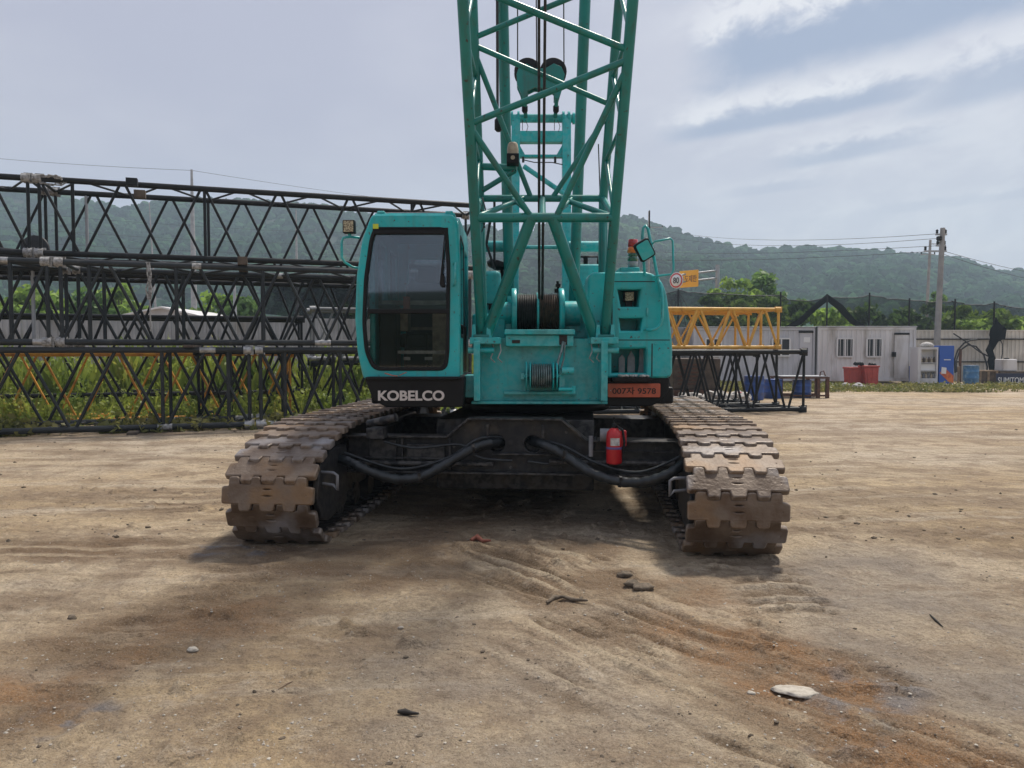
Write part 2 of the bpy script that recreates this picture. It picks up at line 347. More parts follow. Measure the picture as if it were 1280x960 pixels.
def leaf_mat(name, a, b, c=None, scale=.9, vlo=.55, vhi=1.35):
    m = bpy.data.materials.new(name); m.use_nodes = True; nt = m.node_tree; N = nt.nodes; L = nt.links
    p = N['Principled BSDF']; p.inputs['Roughness'].default_value = .55
    g = N.new('ShaderNodeNewGeometry'); n = N.new('ShaderNodeTexNoise'); n.inputs['Scale'].default_value = scale; n.inputs['Detail'].default_value = 5; L.new(g.outputs['Position'], n.inputs['Vector'])
    rp = N.new('ShaderNodeValToRGB'); e = rp.color_ramp.elements; e[0].position = .32; e[0].color = (*a, 1); e[1].position = .62; e[1].color = (*b, 1)
    if c: q = e.new(.78); q.color = (*c, 1)
    L.new(n.outputs[0], rp.inputs[0]); 
    mi = N.new('ShaderNodeMix'); mi.data_type = 'RGBA'; mi.blend_type = 'MULTIPLY'; mi.inputs[0].default_value = .6
    rr = N.new('ShaderNodeMapRange'); rr.inputs[3].default_value = vlo; rr.inputs[4].default_value = vhi; L.new(g.outputs['Random Per Island'], rr.inputs[0])
    L.new(rp.outputs[0], mi.inputs[6]); L.new(rr.outputs[0], mi.inputs[7]); L.new(mi.outputs[2], p.inputs['Base Color'])
    t = N.new('ShaderNodeBsdfTranslucent'); L.new(mi.outputs[2], t.inputs[0]); mx = N.new('ShaderNodeMixShader'); mx.inputs[0].default_value = .5
    L.new(p.outputs[0], mx.inputs[1]); L.new(t.outputs[0], mx.inputs[2]); L.new(mx.outputs[0], N['Material Output'].inputs[0])
    return m
LEAF = leaf_mat('tree_leaves', (.13,.23,.045), (.29,.42,.08), (.38,.50,.11))
LEAFD = leaf_mat('dark_tree_leaves', (.07,.14,.035), (.14,.25,.06), (.22,.33,.09))
WEED = leaf_mat('weed_leaves', (.13,.21,.035), (.32,.37,.07), (.55,.44,.12), .9)
DRYG = leaf_mat('dry_grass', (.10,.13,.03), (.24,.22,.07), (.34,.29,.12), 1.5)
FOREST = leaf_mat('forest_leaves', (.022,.066,.034), (.062,.14,.058), (.13,.225,.08), .022, .15, 1.9)
FOREST.node_tree.nodes['Principled BSDF'].inputs['Specular IOR Level'].default_value = .0; FOREST.node_tree.nodes['Principled BSDF'].inputs['Roughness'].default_value = 1.0
BARK = mat('bark', (.11,.085,.06), .9, c2=(.06,.048,.036), scale=12)

# ------------------------------------------------------------------ ground
def gm():
    m = bpy.data.materials.new('dirt_yard'); m.use_nodes = True; nt = m.node_tree; N = nt.nodes; L = nt.links
    p = N['Principled BSDF']; p.inputs['Roughness'].default_value = .9; p.inputs['Specular IOR Level'].default_value = .25
    g = N.new('ShaderNodeNewGeometry'); pos = g.outputs['Position']
    def nz(s, d=6, r=.55, stretch=None, rot=0, dist=0):
        v = pos
        if stretch:
            mp = N.new('ShaderNodeMapping'); mp.vector_type = 'TEXTURE'; mp.inputs['Scale'].default_value = stretch; mp.inputs['Rotation'].default_value = (0,0,rot); L.new(pos, mp.inputs[0]); v = mp.outputs[0]
        n = N.new('ShaderNodeTexNoise'); n.inputs['Scale'].default_value = s; n.inputs['Detail'].default_value = d; n.inputs['Roughness'].default_value = r; n.inputs['Distortion'].default_value = dist
        L.new(v, n.inputs['Vector']); return n.outputs[0]
    def mr(v, a, b, c=0., d=1.):
        n = N.new('ShaderNodeMapRange'); L.new(v, n.inputs[0])
        for i, q in enumerate((a, b, c, d)): n.inputs[i+1].default_value = q
        return n.outputs[0]
    def mix(f, a, b, bt='MIX'):
        n = N.new('ShaderNodeMix'); n.data_type = 'RGBA'; n.blend_type = bt
        for s_, v in ((0, f), (6, a), (7, b)):
            if isinstance(v, float): n.inputs[s_].default_value = v
            elif isinstance(v, tuple): n.inputs[s_].default_value = (*v, 1)
            else: L.new(v, n.inputs[s_])
        return n.outputs[2]
    def mul(a, b):
        n = N.new('ShaderNodeMath'); n.operation = 'MULTIPLY'; n.use_clamp = True
        for i, v in enumerate((a, b)):
            if isinstance(v, float): n.inputs[i].default_value = v
            else: L.new(v, n.inputs[i])
        return n.outputs[0]
    def att(a):
        n = N.new('ShaderNodeAttribute'); n.attribute_name = a; return n.outputs['Fac']
    c = mix(mr(nz(.55, 7), .36, .64), (.53,.385,.225), (.70,.54,.345))
    c = mix(mr(nz(.20, 5), .44, .62), c, (.70,.59,.455))
    c = mix(mul(mr(nz(1.9, 9, .66), .46, .60), .72), c, (.285,.20,.13))
    c = mix(mul(mr(nz(.9, 8, .64, (7,1,1), R(-8)), .48, .60), .70), c, (.285,.205,.135))
    c = mix(mul(mr(nz(1.7, 8, .66, (9,1,1), R(6)), .54, .64), .7), c, (.74,.63,.49))
    c = mix(mul(mr(nz(4.2, 7, .7), .56, .66), .55), c, (.68,.57,.44))
    c = mix(mul(att('grey'), mr(nz(1.3, 7), .30, .62)), c, (.36,.305,.25))
    c = mix(mul(att('damp_shade'), mr(nz(1.6, 8, .6), .26, .54)), c, (.18,.105,.052))
    c = mix(mul(att('groove'), mr(nz(9, 6, .7), .22, .46)), c, (.14,.088,.046))
    c = mix(att('pale'), c, (.72,.585,.41))
    c = mix(mul(att('rust'), mr(nz(2.6, 8, .6), .34, .60)), c, (.37,.195,.085))
    c = mix(mul(att('slick'), mr(nz(3.6, 6, .6), .50, .60)), c, (.25,.24,.245))
    c = mix(mr(nz(7, 8, .68), .53, .66, 0., .5), c, (.20,.145,.10))
    c = mix(mr(nz(34, 5, .75), .38, .68, 0., .5), c, (.23,.17,.115))
    c = mix(mr(nz(120, 3, .6), .52, .72, 0., .45), c, (.52,.45,.37))
    c = mix(mr(nz(90, 3, .6), .57, .70, 0., .6), c, (.11,.083,.062))
    L.new(c, p.inputs['Base Color'])
    rg = mr(mul(att('slick'), mr(nz(3.6, 6, .6), .50, .60)), 0., 1., .9, .35); L.new(rg, p.inputs['Roughness'])
    b1 = N.new('ShaderNodeBump'); b1.inputs['Distance'].default_value = .03; b1.inputs['Strength'].default_value = 1.0; L.new(nz(45, 6, .7), b1.inputs['Height'])
    b2 = N.new('ShaderNodeBump'); b2.inputs['Distance'].default_value = .14; b2.inputs['Strength'].default_value = 1.0; L.new(nz(6, 8, .62), b2.inputs['Height']); L.new(b1.outputs[0], b2.inputs['Normal'])
    L.new(b2.outputs[0], p.inputs['Normal']); return m
GROUND = gm()
def axis(dense0, dense1, step, lo, hi, grow=1.16):
    a = list(np.arange(dense0, dense1+1e-6, step)); s = step; v = a[-1]
    while v < hi: s *= grow; v += s; a.append(v)
    s = step; v = a[0]; pre = []
    while v > lo: s *= grow; v -= s; pre.append(v)
    return np.array(pre[::-1]+a)
gx = axis(-5.0, 5.0, .021, -760, 760, 1.12); gy = axis(2.2, 8.6, .021, -300, 640, 1.09)
GX, GY = np.meshgrid(gx, gy)
def seg_d(x, y, pts):
    d = np.full(x.shape, 1e9)
    for (ax, ay), (bx, by) in zip(pts[:-1], pts[1:]):
        L2 = (bx-ax)**2+(by-ay)**2; t = np.clip(((x-ax)*(bx-ax)+(y-ay)*(by-ay))/L2, 0, 1)
        d = np.minimum(d, np.hypot(x-ax-t*(bx-ax), y-ay-t*(by-ay)))
    return d
def band(d, w): return np.clip(1.7*(1-d/w), 0, 1)
def g2(px, py): p = CAM_H/max((py-437)/F, 1e-6); return ((px-640)/F*p, p)
warp = (fbm(GX*1.3, GY*1.3, 5)-.5)*.7
damp_shade = np.maximum(.75*band(seg_d(GX, GY, [g2(620,640), g2(450,700), g2(330,745), g2(120,820), g2(-60,900)])+warp*1.2, .75),  # brown stain that also paints the boom's shadow into the soil
                  .9*band(seg_d(GX, GY, [g2(60,690), g2(200,690), g2(330,700)])+warp*.6, .5))  # left track's shadow painted dark on the ground beside it
damp_shade = np.maximum(damp_shade, .75*band(seg_d(GX, GY, [g2(500,700), g2(620,730), g2(760,690)])+warp*.5, .22))
damp_shade = np.maximum(damp_shade, .7*band(seg_d(GX, GY, [g2(680,690), g2(760,760), g2(900,850), g2(1050,940)])+warp, .55))
damp_shade = np.maximum(damp_shade, .8*band(seg_d(GX, GY, [g2(1000,840), g2(1150,930), g2(1230,1000)])+warp, .4))
rust = np.maximum(.95*band(seg_d(GX, GY, [g2(900,800), g2(1020,870), g2(1120,930), g2(1200,980)])+warp*1.0, .46), .45*band(seg_d(GX, GY, [g2(330,760), g2(170,830), g2(0,890)])+warp*.9, .40))
rust = np.maximum(rust, .8*band(seg_d(GX, GY, [g2(-30,860), g2(70,900)])+warp*.7, .3)); rust = np.maximum(rust, .45*band(seg_d(GX, GY, [g2(870,740), g2(960,790)])+warp*.6, .35))
grey = np.maximum(band(seg_d(GX, GY, [g2(1100,720), g2(1200,860)])+warp, .9), .8*band(seg_d(GX, GY, [g2(560,850), g2(760,930)])+warp, .8))
slick = np.maximum(band(seg_d(GX, GY, [g2(40,915), g2(110,900)])+warp*.4, .25), .8*band(seg_d(GX, GY, [g2(1050,930), g2(1110,870)])+warp*.5, .25))
slick = np.maximum(slick, band(seg_d(GX, GY, [g2(250,690), g2(330,690)])+warp*.3, .25))
near = np.clip((16-np.hypot(GX, GY))/8, 0, 1)
H = (fbm(GX*.5, GY*.5, 1, 3)-.5)*.05 + near*((fbm(GX*3, GY*3, 2, 4)-.5)*.034 + (fbm(GX*11, GY*11, 3, 3)-.5)*.020)
a = R(-50); U = GX*math.cos(a)+GY*math.sin(a); V = -GX*math.sin(a)+GY*math.cos(a)    # crawler drag marks, running to the lower right
drag = band(seg_d(GX, GY, [g2(690,700), g2(800,800), g2(1000,900), g2(1100,960)])+warp*.6, 1.0)
d1 = fbm(U*1.1, V*9, 8, 4); d2 = fbm(U*3, V*24, 9, 3); dm = np.clip((fbm(GX*1.1, GY*1.1, 15, 3)-.30)*6, 0, 1)*drag
d2 = fbm(U*1.6+warp*.6, V*20+warp*2, 9, 3, .6); d4 = fbm(U*5, V*34, 19, 2)
H += near*dm*((d1-.5)*.06 + (d2-.5)*.06 + (d4-.5)*.02)
mixd = d1*.25+d2*.55+d4*.2; groove = np.clip((.455-mixd)*16, 0, 1)*dm; pale = np.clip((mixd-.55)*14, 0, 1)*dm*.8
d3 = fbm(GX*.8+warp, GY*8, 71, 4); stri = np.clip((fbm(GX*.35, GY*.35, 72, 3)-.47)*6, 0, 1)*np.clip((GY-3)/3, 0, 1)
groove = np.maximum(groove, np.clip((.43-d3)*8, 0, 1)*stri*.6); pale = np.maximum(pale, np.clip((d3-.57)*8, 0, 1)*stri*.6)
# shoe imprints left by the crawlers ahead of each track
for (ax, ay), (bx, by), w_, k_ in ((g2(930,700), g2(1180,980), .36, 1.0), (g2(345,690), g2(60,860), .36, .5), (g2(1010,640), g2(1300,690), .34, .35), (g2(1000,520), g2(1300,545), .34, .5)):
    L2 = math.hypot(bx-ax, by-ay); ux, uy = (bx-ax)/L2, (by-ay)/L2; uu = (GX-ax)*ux+(GY-ay)*uy; vv = -(GX-ax)*uy+(GY-ay)*ux
    ins = np.clip((w_-np.abs(vv))*12, 0, 1)*np.clip(uu*4, 0, 1)*np.clip((L2+.6-uu)*2, 0, 1)*np.clip((fbm(GX*1.6, GY*1.6, 55, 3)-.36)*7, 0, 1)*k_
    bar = np.clip((np.sin(2*PI*uu/.22+1.2*(np.sin(vv*14) > 0)+(fbm(GX*5, GY*5, 56, 2)-.5)*2.2)-.2)*2, 0, 1)
    H += near*ins*(bar*.030-.014); groove = np.maximum(groove, ins*np.clip(1-bar*2.5, 0, 1)*.75)
# tyre marks: pairs of shallow ribbed lines
for cx_, cy_, r0_, a0, a1 in ((-9.0, 7.2, 4.4, -60, 75), (-9.0, 7.2, 6.3, -60, 60), (5.5, 16, 5.0, 150, 330), (9, 3, 5.4, 90, 200)):
    rr_ = np.hypot(GX-cx_, GY-cy_); th_ = np.degrees(np.arctan2(GY-cy_, GX-cx_)) % 360; inn = ((th_-a0) % 360) < (a1-a0)
    m_ = np.exp(-((rr_-r0_)/.13)**4)*inn*np.clip((fbm(GX*.9, GY*.9, 61, 3)-.35)*5, 0, 1)
    groove = np.maximum(groove, m_*.42*(.5+.5*np.sin(np.radians(th_)*r0_*2*PI/.11))); H -= near*m_*.012
a2 = R(28); U2 = GX*math.cos(a2)+GY*math.sin(a2); V2 = -GX*math.sin(a2)+GY*math.cos(a2)
H += near*np.clip(damp_shade, 0, .8)*(1-drag)*((fbm(U2*1.0, V2*6, 12, 4)-.5)*.05)
turn = np.abs(np.hypot(GX-1.1, GY-7.6)-2.75)                                             # an old turning mark left of the patch of light
H -= .012*near*np.exp(-(turn/.06)**2)
clod = fbm(GX*7, GY*7, 21, 2); cm = fbm(GX*.8, GY*.8, 22, 3)
H += near*np.clip((clod-.70)*6, 0, 1)*np.clip((cm-.46)*6, 0, 1)*.045
H += -.11*np.clip((GY-12)/30, 0, 1)*0
# press the ground down under the tracks
H -= H.mean()
vs = np.stack([GX, GY, H], -1).reshape(-1, 3)
nx, ny = len(gx), len(gy); ii = np.arange(nx*ny).reshape(ny, nx)
fs = np.stack([ii[:-1,:-1], ii[:-1,1:], ii[1:,1:], ii[1:,:-1]], -1).reshape(-1, 4)
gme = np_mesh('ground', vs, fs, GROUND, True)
for nm, arr in (('damp_shade', damp_shade), ('groove', groove), ('pale', pale), ('rust', rust), ('grey', grey), ('slick', slick)):
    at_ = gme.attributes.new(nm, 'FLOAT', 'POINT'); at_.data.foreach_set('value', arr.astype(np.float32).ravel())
ground = tag(put(bpy.data.objects.new('ground', gme)), kind='structure')
def gz(x, y):
    i = int(np.argmin(np.abs(gx-x))); j = int(np.argmin(np.abs(gy-y))); return float(H[j, i])

# ------------------------------------------------------------------ hill with its forest
ridge = np.array([(-900,300),(-600,262),(-300,240),(-100,243),(0,246),(60,250),(110,258),(160,268),(200,262),(250,259),(300,258),(350,260),(400,264),(440,273),(520,283),(580,288),(640,297),(660,297),(690,286),(740,282),(775,278),(810,283),(850,300),(900,314),(950,319),(1000,317),(1060,319),(1120,322),(1190,329),(1240,343),(1290,350),(1400,352),(1600,330),(1900,345),(2300,360)], float)
def ridge_h(px): return (437-np.interp(px, ridge[:,0], ridge[:,1]))/F
D0, D1, D2 = 150., 430., 580.
def hill_z(px, d):
    base = ridge_h(px)*D1
    t = np.clip((d-D0)/(D1-D0), 0, 1); up = t**1.25*(1-.25*np.sin(t*PI)*0)
    bumps = (fbm(px*.011, d*.014, 31, 4)-.5)*.30*np.sin(np.clip(t,0,1)*PI)
    z = base*(up+bumps) + CAM_H*t
    dn = np.clip((d-D1)/(D2-D1), 0, 1); return z*(1-dn**1.5) - 4*np.clip(1-t*12, 0, 1) - 6*dn
hp = np.linspace(-560, 1840, 220); hd = np.linspace(D0, D2, 70); HP, HD = np.meshgrid(hp, hd)
hz = hill_z(HP, HD)
vs = np.stack([(HP-640)/F*HD, HD, hz], -1).reshape(-1, 3); ii = np.arange(HP.size).reshape(HP.shape)
fs = np.stack([ii[:-1,:-1], ii[:-1,1:], ii[1:,1:], ii[1:,:-1]], -1).reshape(-1, 4)
HILLM = mat('hill_earth', (.012,.024,.010), 1., c2=(.02,.034,.014), scale=.05)
tag(put(bpy.data.objects.new('hill', np_mesh('hill', vs, fs, HILLM, True))), kind='structure')
hx = np.linspace(-700, 700, 90); hy = np.linspace(-290, -60, 24); HX, HY = np.meshgrid(hx, hy)  # unseen hill behind the camera, added for its dark reflection in the windscreen
hz2 = np.clip((-HY-62)/60, 0, 1)**.7*(8+13*fbm(HX*.02, HY*.02, 77, 4)) - 1
ii = np.arange(HX.size).reshape(HX.shape)
tag(put(bpy.data.objects.new('low_hill', np_mesh('low_hill', np.stack([HX, HY, hz2], -1).reshape(-1, 3), np.stack([ii[:-1,:-1], ii[:-1,1:], ii[1:,1:], ii[1:,:-1]], -1).reshape(-1, 4), HILLM, True))), kind='structure')
def ico(sub):
    bm = bmesh.new(); bmesh.ops.create_icosphere(bm, subdivisions=sub, radius=1); bm.verts.ensure_lookup_table()
    v = np.array([q.co[:] for q in bm.verts]); f = np.array([[w.index for w in q.verts] for q in bm.faces]); bm.free(); return v, f
iv, jf = ico(2)
crowns = []
for k in range(7):
    n = np.array([mnoise.fractal(Vector(q*2.4+k*7.3), .7, 2.0, 4) for q in iv])
    v = iv*(1+.55*n)[:, None]; v[:, 2] *= .9; crowns.append(v)
N_T = 13500
pxs = RNG.uniform(-250, 1530, N_T); ds = D0+10+(D1+40-D0)*RNG.random(N_T)**.9
rad = RNG.uniform(1.4, 3.1, N_T)*(.62+.5*ds/D1)
VV = []; FF = []
for k in range(7):
    idx = np.arange(k, N_T, 7); n = len(idx)
    th = RNG.uniform(0, 2*PI, n); c, s = np.cos(th), np.sin(th); b = crowns[k]
    x = (pxs[idx]-640)/F*ds[idx]; z = hill_z(pxs[idx], ds[idx])
    P = np.empty((n, len(b), 3)); r_ = rad[idx][:, None]
    P[..., 0] = (b[:, 0]*c[:, None]-b[:, 1]*s[:, None])*r_ + x[:, None]
    P[..., 1] = (b[:, 0]*s[:, None]+b[:, 1]*c[:, None])*r_ + ds[idx][:, None]
    P[..., 2] = b[:, 2]*r_*RNG.uniform(.8, 1.3, n)[:, None] + (z+rad[idx]*.45)[:, None]
    o = sum(len(q) for q in VV); VV.append(P.reshape(-1, 3))
    FF.append((jf[None]+(np.arange(n)*len(b))[:, None, None]+o).reshape(-1, 3))
tag(put(bpy.data.objects.new('hill_forest', np_mesh('hill_forest', np.concatenate(VV), np.concatenate(FF), FOREST, False))), kind='stuff')

# ------------------------------------------------------------------ leaves, trees, weeds
def leaf_quads(C, size, up=.3, aspect=1.7, rng=RNG):
    n = len(C); nrm = rng.normal(size=(n, 3)); nrm[:, 2] += up; nrm /= np.linalg.norm(nrm, axis=1)[:, None]
    t = np.cross(nrm, rng.normal(size=(n, 3))); t /= np.linalg.norm(t, axis=1)[:, None]+1e-9; b = np.cross(nrm, t)
    s = (size*rng.uniform(.6, 1.3, n))[:, None]
    V = np.stack([C-t*s*aspect, C-b*s, C+t*s*aspect, C+b*s], 1).reshape(-1, 3)
    return V, np.arange(4*n).reshape(n, 4)
def tree(name, label, x, y, h, w, leafm, n_cl=26, per=150, leaf=.13, trunk_r=.12, low=.25, group=None, z0=0., cat='tree'):
    t = thing(name, label, cat, (x, y, z0), group); P = []; tr = MB()
    lean = Vector((random.uniform(-.05,.05)*h, random.uniform(-.05,.05)*h, 0)); top = Vector((x, y, z0))+lean+Vector((0,0,h*.72))
    tr.path([(x,y,z0-.1), Vector((x,y,z0))+lean*.4+Vector((0,0,h*.35)), top], [trunk_r, trunk_r*.75, trunk_r*.3], 8)
    for k in range(n_cl):
        a = random.uniform(0, 2*PI); q = random.random(); zz = low+(1-low)*random.random()**.8
        env = math.sin(min(1, (zz-low)/(1-low)*.86+.14)*PI)**.6
        rr = w/2*env*(.35+.65*math.sqrt(q))
        c = Vector((x+math.cos(a)*rr, y+math.sin(a)*rr, z0+zz*h)); cr = w*random.uniform(.10, .2)
        if k % 3 == 0:
            s0 = Vector((x,y,z0))+lean*.6+Vector((0,0,h*min(.68, max(.15, zz-.22)))); tr.path([s0, (s0+c)/2+Vector((0,0,.05*h)), c], [trunk_r*.4, trunk_r*.25, trunk_r*.1], 5)
        g = RNG.normal(size=(int(per*random.uniform(.6, 1.3)), 3)); g /= np.linalg.norm(g, axis=1)[:, None]; g *= (RNG.random(len(g))**.45)[:, None]*cr; g[:, 2] *= .75
        P.append(g+np.array(c))
    V, Fq = leaf_quads(np.concatenate(P), leaf)
    put(bpy.data.objects.new('crown', np_mesh('crown', V, Fq, leafm)), t); tr.obj('trunk', BARK, t)
    return t
G_T = 'trees growing behind the yard wall'
tr_l = [ # px, top py, Y, width m, mat, label
 (918,341,56,4.4,LEAF,'tall bright green tree just right of the road sign pole, behind the black net'),
 (952,346,58,3.8,LEAFD,'tall darker green tree between the bright tree and the concrete pole'),
 (948,368,50,4.2,LEAF,'low yellow-green tree leaning over the net behind the yellow lattice end'),
 (884,372,52,3.0,LEAFD,'dim dark tree directly under the orange road sign'),
 (1003,380,50,3.2,LEAFD,'broad dark bush behind the net left of its pointed tent peak'),
 (1040,388,48,3.8,LEAF,'leafy bush showing under the raised black net above the two cabins'),
 (1085,386,51,4.2,LEAFD,'olive bush seen through the net above the white cabin windows'),
 (1130,392,51,3.6,LEAFD,'olive bush seen through the net above the white cabin door'),
 (1172,366,66,2.6,LEAFD,'slim tree poking up directly behind the concrete pole'),
 (1208,386,50,3.6,LEAF,'bright bush over the beige wall just right of the concrete pole'),
 (1245,392,50,3.6,LEAF,'bright bush over the beige wall behind the bunched net'),
 (1290,398,52,3.6,LEAF,'bush over the beige wall at the edge of the yard'),
 (40,366,40,4.6,LEAF,'pale green bush behind the far left end of the lattice stack'),
 (105,372,42,3.6,LEAFD,'dark bush behind the stack left of the low white shed'),
 (150,362,48,3.8,LEAF,'bush rising behind the white shed roof'),
 (262,366,44,4.0,LEAF,'green bush right of the tall steel mast behind the lattice stack'),
 (300,376,43,3.2,LEAFD,'dark bush beside the light post behind the lattice stack'),
 (430,384,42,3.0,LEAFD,'small bush behind the wall beside the crane cab')]
for px, py, Y, w, lm, lb in tr_l:
    p = at(px, py, Y); tree('leafy_tree' if py < 380 else 'leafy_bush', lb, p.x, Y, p.z, w, lm, n_cl=28, per=80, leaf=.14, low=.12 if py > 364 else .2, group=G_T, cat='tree' if py < 380 else 'bush')
def weeds(name, x0, x1, y0, y1, n, hmin, hmax, m, seed, line=None, leaf=.05):
    r = np.random.default_rng(seed); xs = r.uniform(x0, x1, n); ys = r.uniform(y0, y1, n)
    if line: ys = ys + line[0] + line[1]*xs
    den = fbm(xs*.7, ys*.7, seed, 3); k = r.random(n) < np.clip((den-.25)*2.6, .1, 1); xs, ys, den = xs[k], ys[k], den[k]; n = len(xs)
    hh = (hmin+(hmax-hmin)*r.random(n)**1.6)*(.5+den)
    V = []; 
    a = r.uniform(0, 2*PI, n); lx, ly = np.cos(a), np.sin(a); wd = .006+.014*r.random(n)*np.minimum(1, hh)
    b0 = np.stack([xs-ly*wd, ys+lx*wd, 0*xs-.02], 1); b1 = np.stack([xs+ly*wd, ys-lx*wd, 0*xs-.02], 1)
    ln = r.uniform(.1, .5, n)*hh; tip = np.stack([xs+lx*ln, ys+ly*ln, hh], 1); mid = np.stack([xs+lx*ln*.35+ly*wd, ys+ly*ln*.35-lx*wd, hh*.6], 1)
    V = np.stack([b0, b1, mid, tip], 1).reshape(-1, 3); Fq = np.arange(4*n).reshape(n, 4)
    L = int(n*4.5); q = r.integers(0, n, L); t = r.uniform(.25, 1, L)[:, None]
    C = np.stack([xs[q], ys[q], 0*xs[q]], 1)*(1-t)+tip[q]*t+r.normal(size=(L, 3))*.05; C[:, 2] = np.maximum(C[:, 2], .03)
    V2, F2 = leaf_quads(C, leaf, .5, 1.6, r)
    return tag(put(bpy.data.objects.new(name, np_mesh(name, np.concatenate([V, V2]), np.concatenate([Fq, F2+len(V)]), m))), kind='stuff')

# ------------------------------------------------------------------ the crawler crane
CX, CY, YAW = .14, 8.45, R(-5.6)
CAR = Matrix.Translation((CX, CY, 0)) @ Matrix.Rotation(YAW, 4, 'Z')
crane = thing('crawler_crane', 'teal crawler crane with a lattice boom rising from its front, standing on the dirt yard', 'crane', (CX, CY, 0))

# --- crawler tracks
SW, PT = .36, .20
def shoe_outline():
    tabs = [(-.215,-.145),(-.045,.045),(.145,.215)]; g = .016; s = SW
    bot = [(-s,-.072)]
    for a, b in tabs: bot += [(a-.010,-.072),(a,-.134),(b,-.134),(b+.010,-.072)]
    bot += [(s,-.072)]
    top = [(s,.055),(s-.055,.062),(s-.058,.140)]
    for a, b in tabs[::-1]: top += [(b+.010+g,.140),(b+g,.076),(a-g,.076),(a-.010-g,.140)]
    top += [(-s+.058,.140),(-s+.055,.062),(-s,.055)]
    return rounded([(x, y*.91) for x, y in bot+top], .012, 2)
def slot(cx, cy, w, h, n=10): return [(cx+w*math.cos(2*PI*k/n), cy+h*math.sin(2*PI*k/n)) for k in range(n)]
shoe_meshes = []
for m in (SHOE, SHOE2):
    me = plate_mesh('track_shoe', m, shoe_outline(), [slot(0,.041,.048,.015), slot(0,-.011,.052,.015), slot(-.315,-.005,.010,.012,8), slot(.315,-.005,.010,.012,8)], .056, .011, 2)
    me.materials.append(HOLE)
    bm = bmesh.new(); bm.from_mesh(me)
    for x0, x1, y0, y1, z0, z1 in ((-.26,.26,-.06,.08,-.05,-.0175), (-.33,-.29,-.03,.03,-.03,-.0175), (.29,.33,-.03,.03,-.03,-.0175)):
        r = bmesh.ops.create_cube(bm, size=1, matrix=Matrix.Translation(((x0+x1)/2,(y0+y1)/2,(z0+z1)/2)) @ Matrix.Diagonal((x1-x0,y1-y0,z1-z0,1)))
        for v in r['verts']:
            for f in v.link_faces: f.material_index = 1
    bm.to_mesh(me); bm.free(); shoe_meshes.append(me)
HL, TR = 2.2, .452                       # half wheelbase, radius of the shoe line
LEAD = .9                                # the top run starts to fall this far behind the front idler
TP = [(HL-(2*HL-LEAD)*i/40, 2*TR+.02) for i in range(40)]
TP += [(-HL+LEAD-(TR+LEAD)*math.sin(PI/2*i/60), TR+.02+TR*math.cos(PI/2*i/60)) for i in range(60)]
TP += [(-HL-TR*math.cos(PI/2*i/40), TR+.02-TR*math.sin(PI/2*i/40)) for i in range(40)]
TP += [(-HL+2*HL*i/40, .02) for i in range(40)]
TP += [(HL+TR*math.sin(PI*i/60), TR+.02-TR*math.cos(PI*i/60)) for i in range(60)]
CUM = [0.]
for i in range(len(TP)): p, q = TP[i], TP[(i+1) % len(TP)]; CUM.append(CUM[-1]+math.hypot(q[0]-p[0], q[1]-p[1]))
per = CUM[-1]; NS = round(per/PT); pitch = per/NS
def track_xy(s):
    s %= per; i = min(int(np.searchsorted(CUM, s, 'right'))-1, len(TP)-1); t = (s-CUM[i])/max(CUM[i+1]-CUM[i], 1e-9); p, q = TP[i], TP[(i+1) % len(TP)]
    return p[0]+(q[0]-p[0])*t, p[1]+(q[1]-p[1])*t
def track_pt(s):
    (y0, z0), (y1, z1), (y, z) = track_xy(s-.08), track_xy(s+.08), track_xy(s)
    ty, tz = y1-y0, z1-z0                 # travel direction; the outward normal lies to its right
    return (y, z, PI+math.atan2(-tz, -ty))
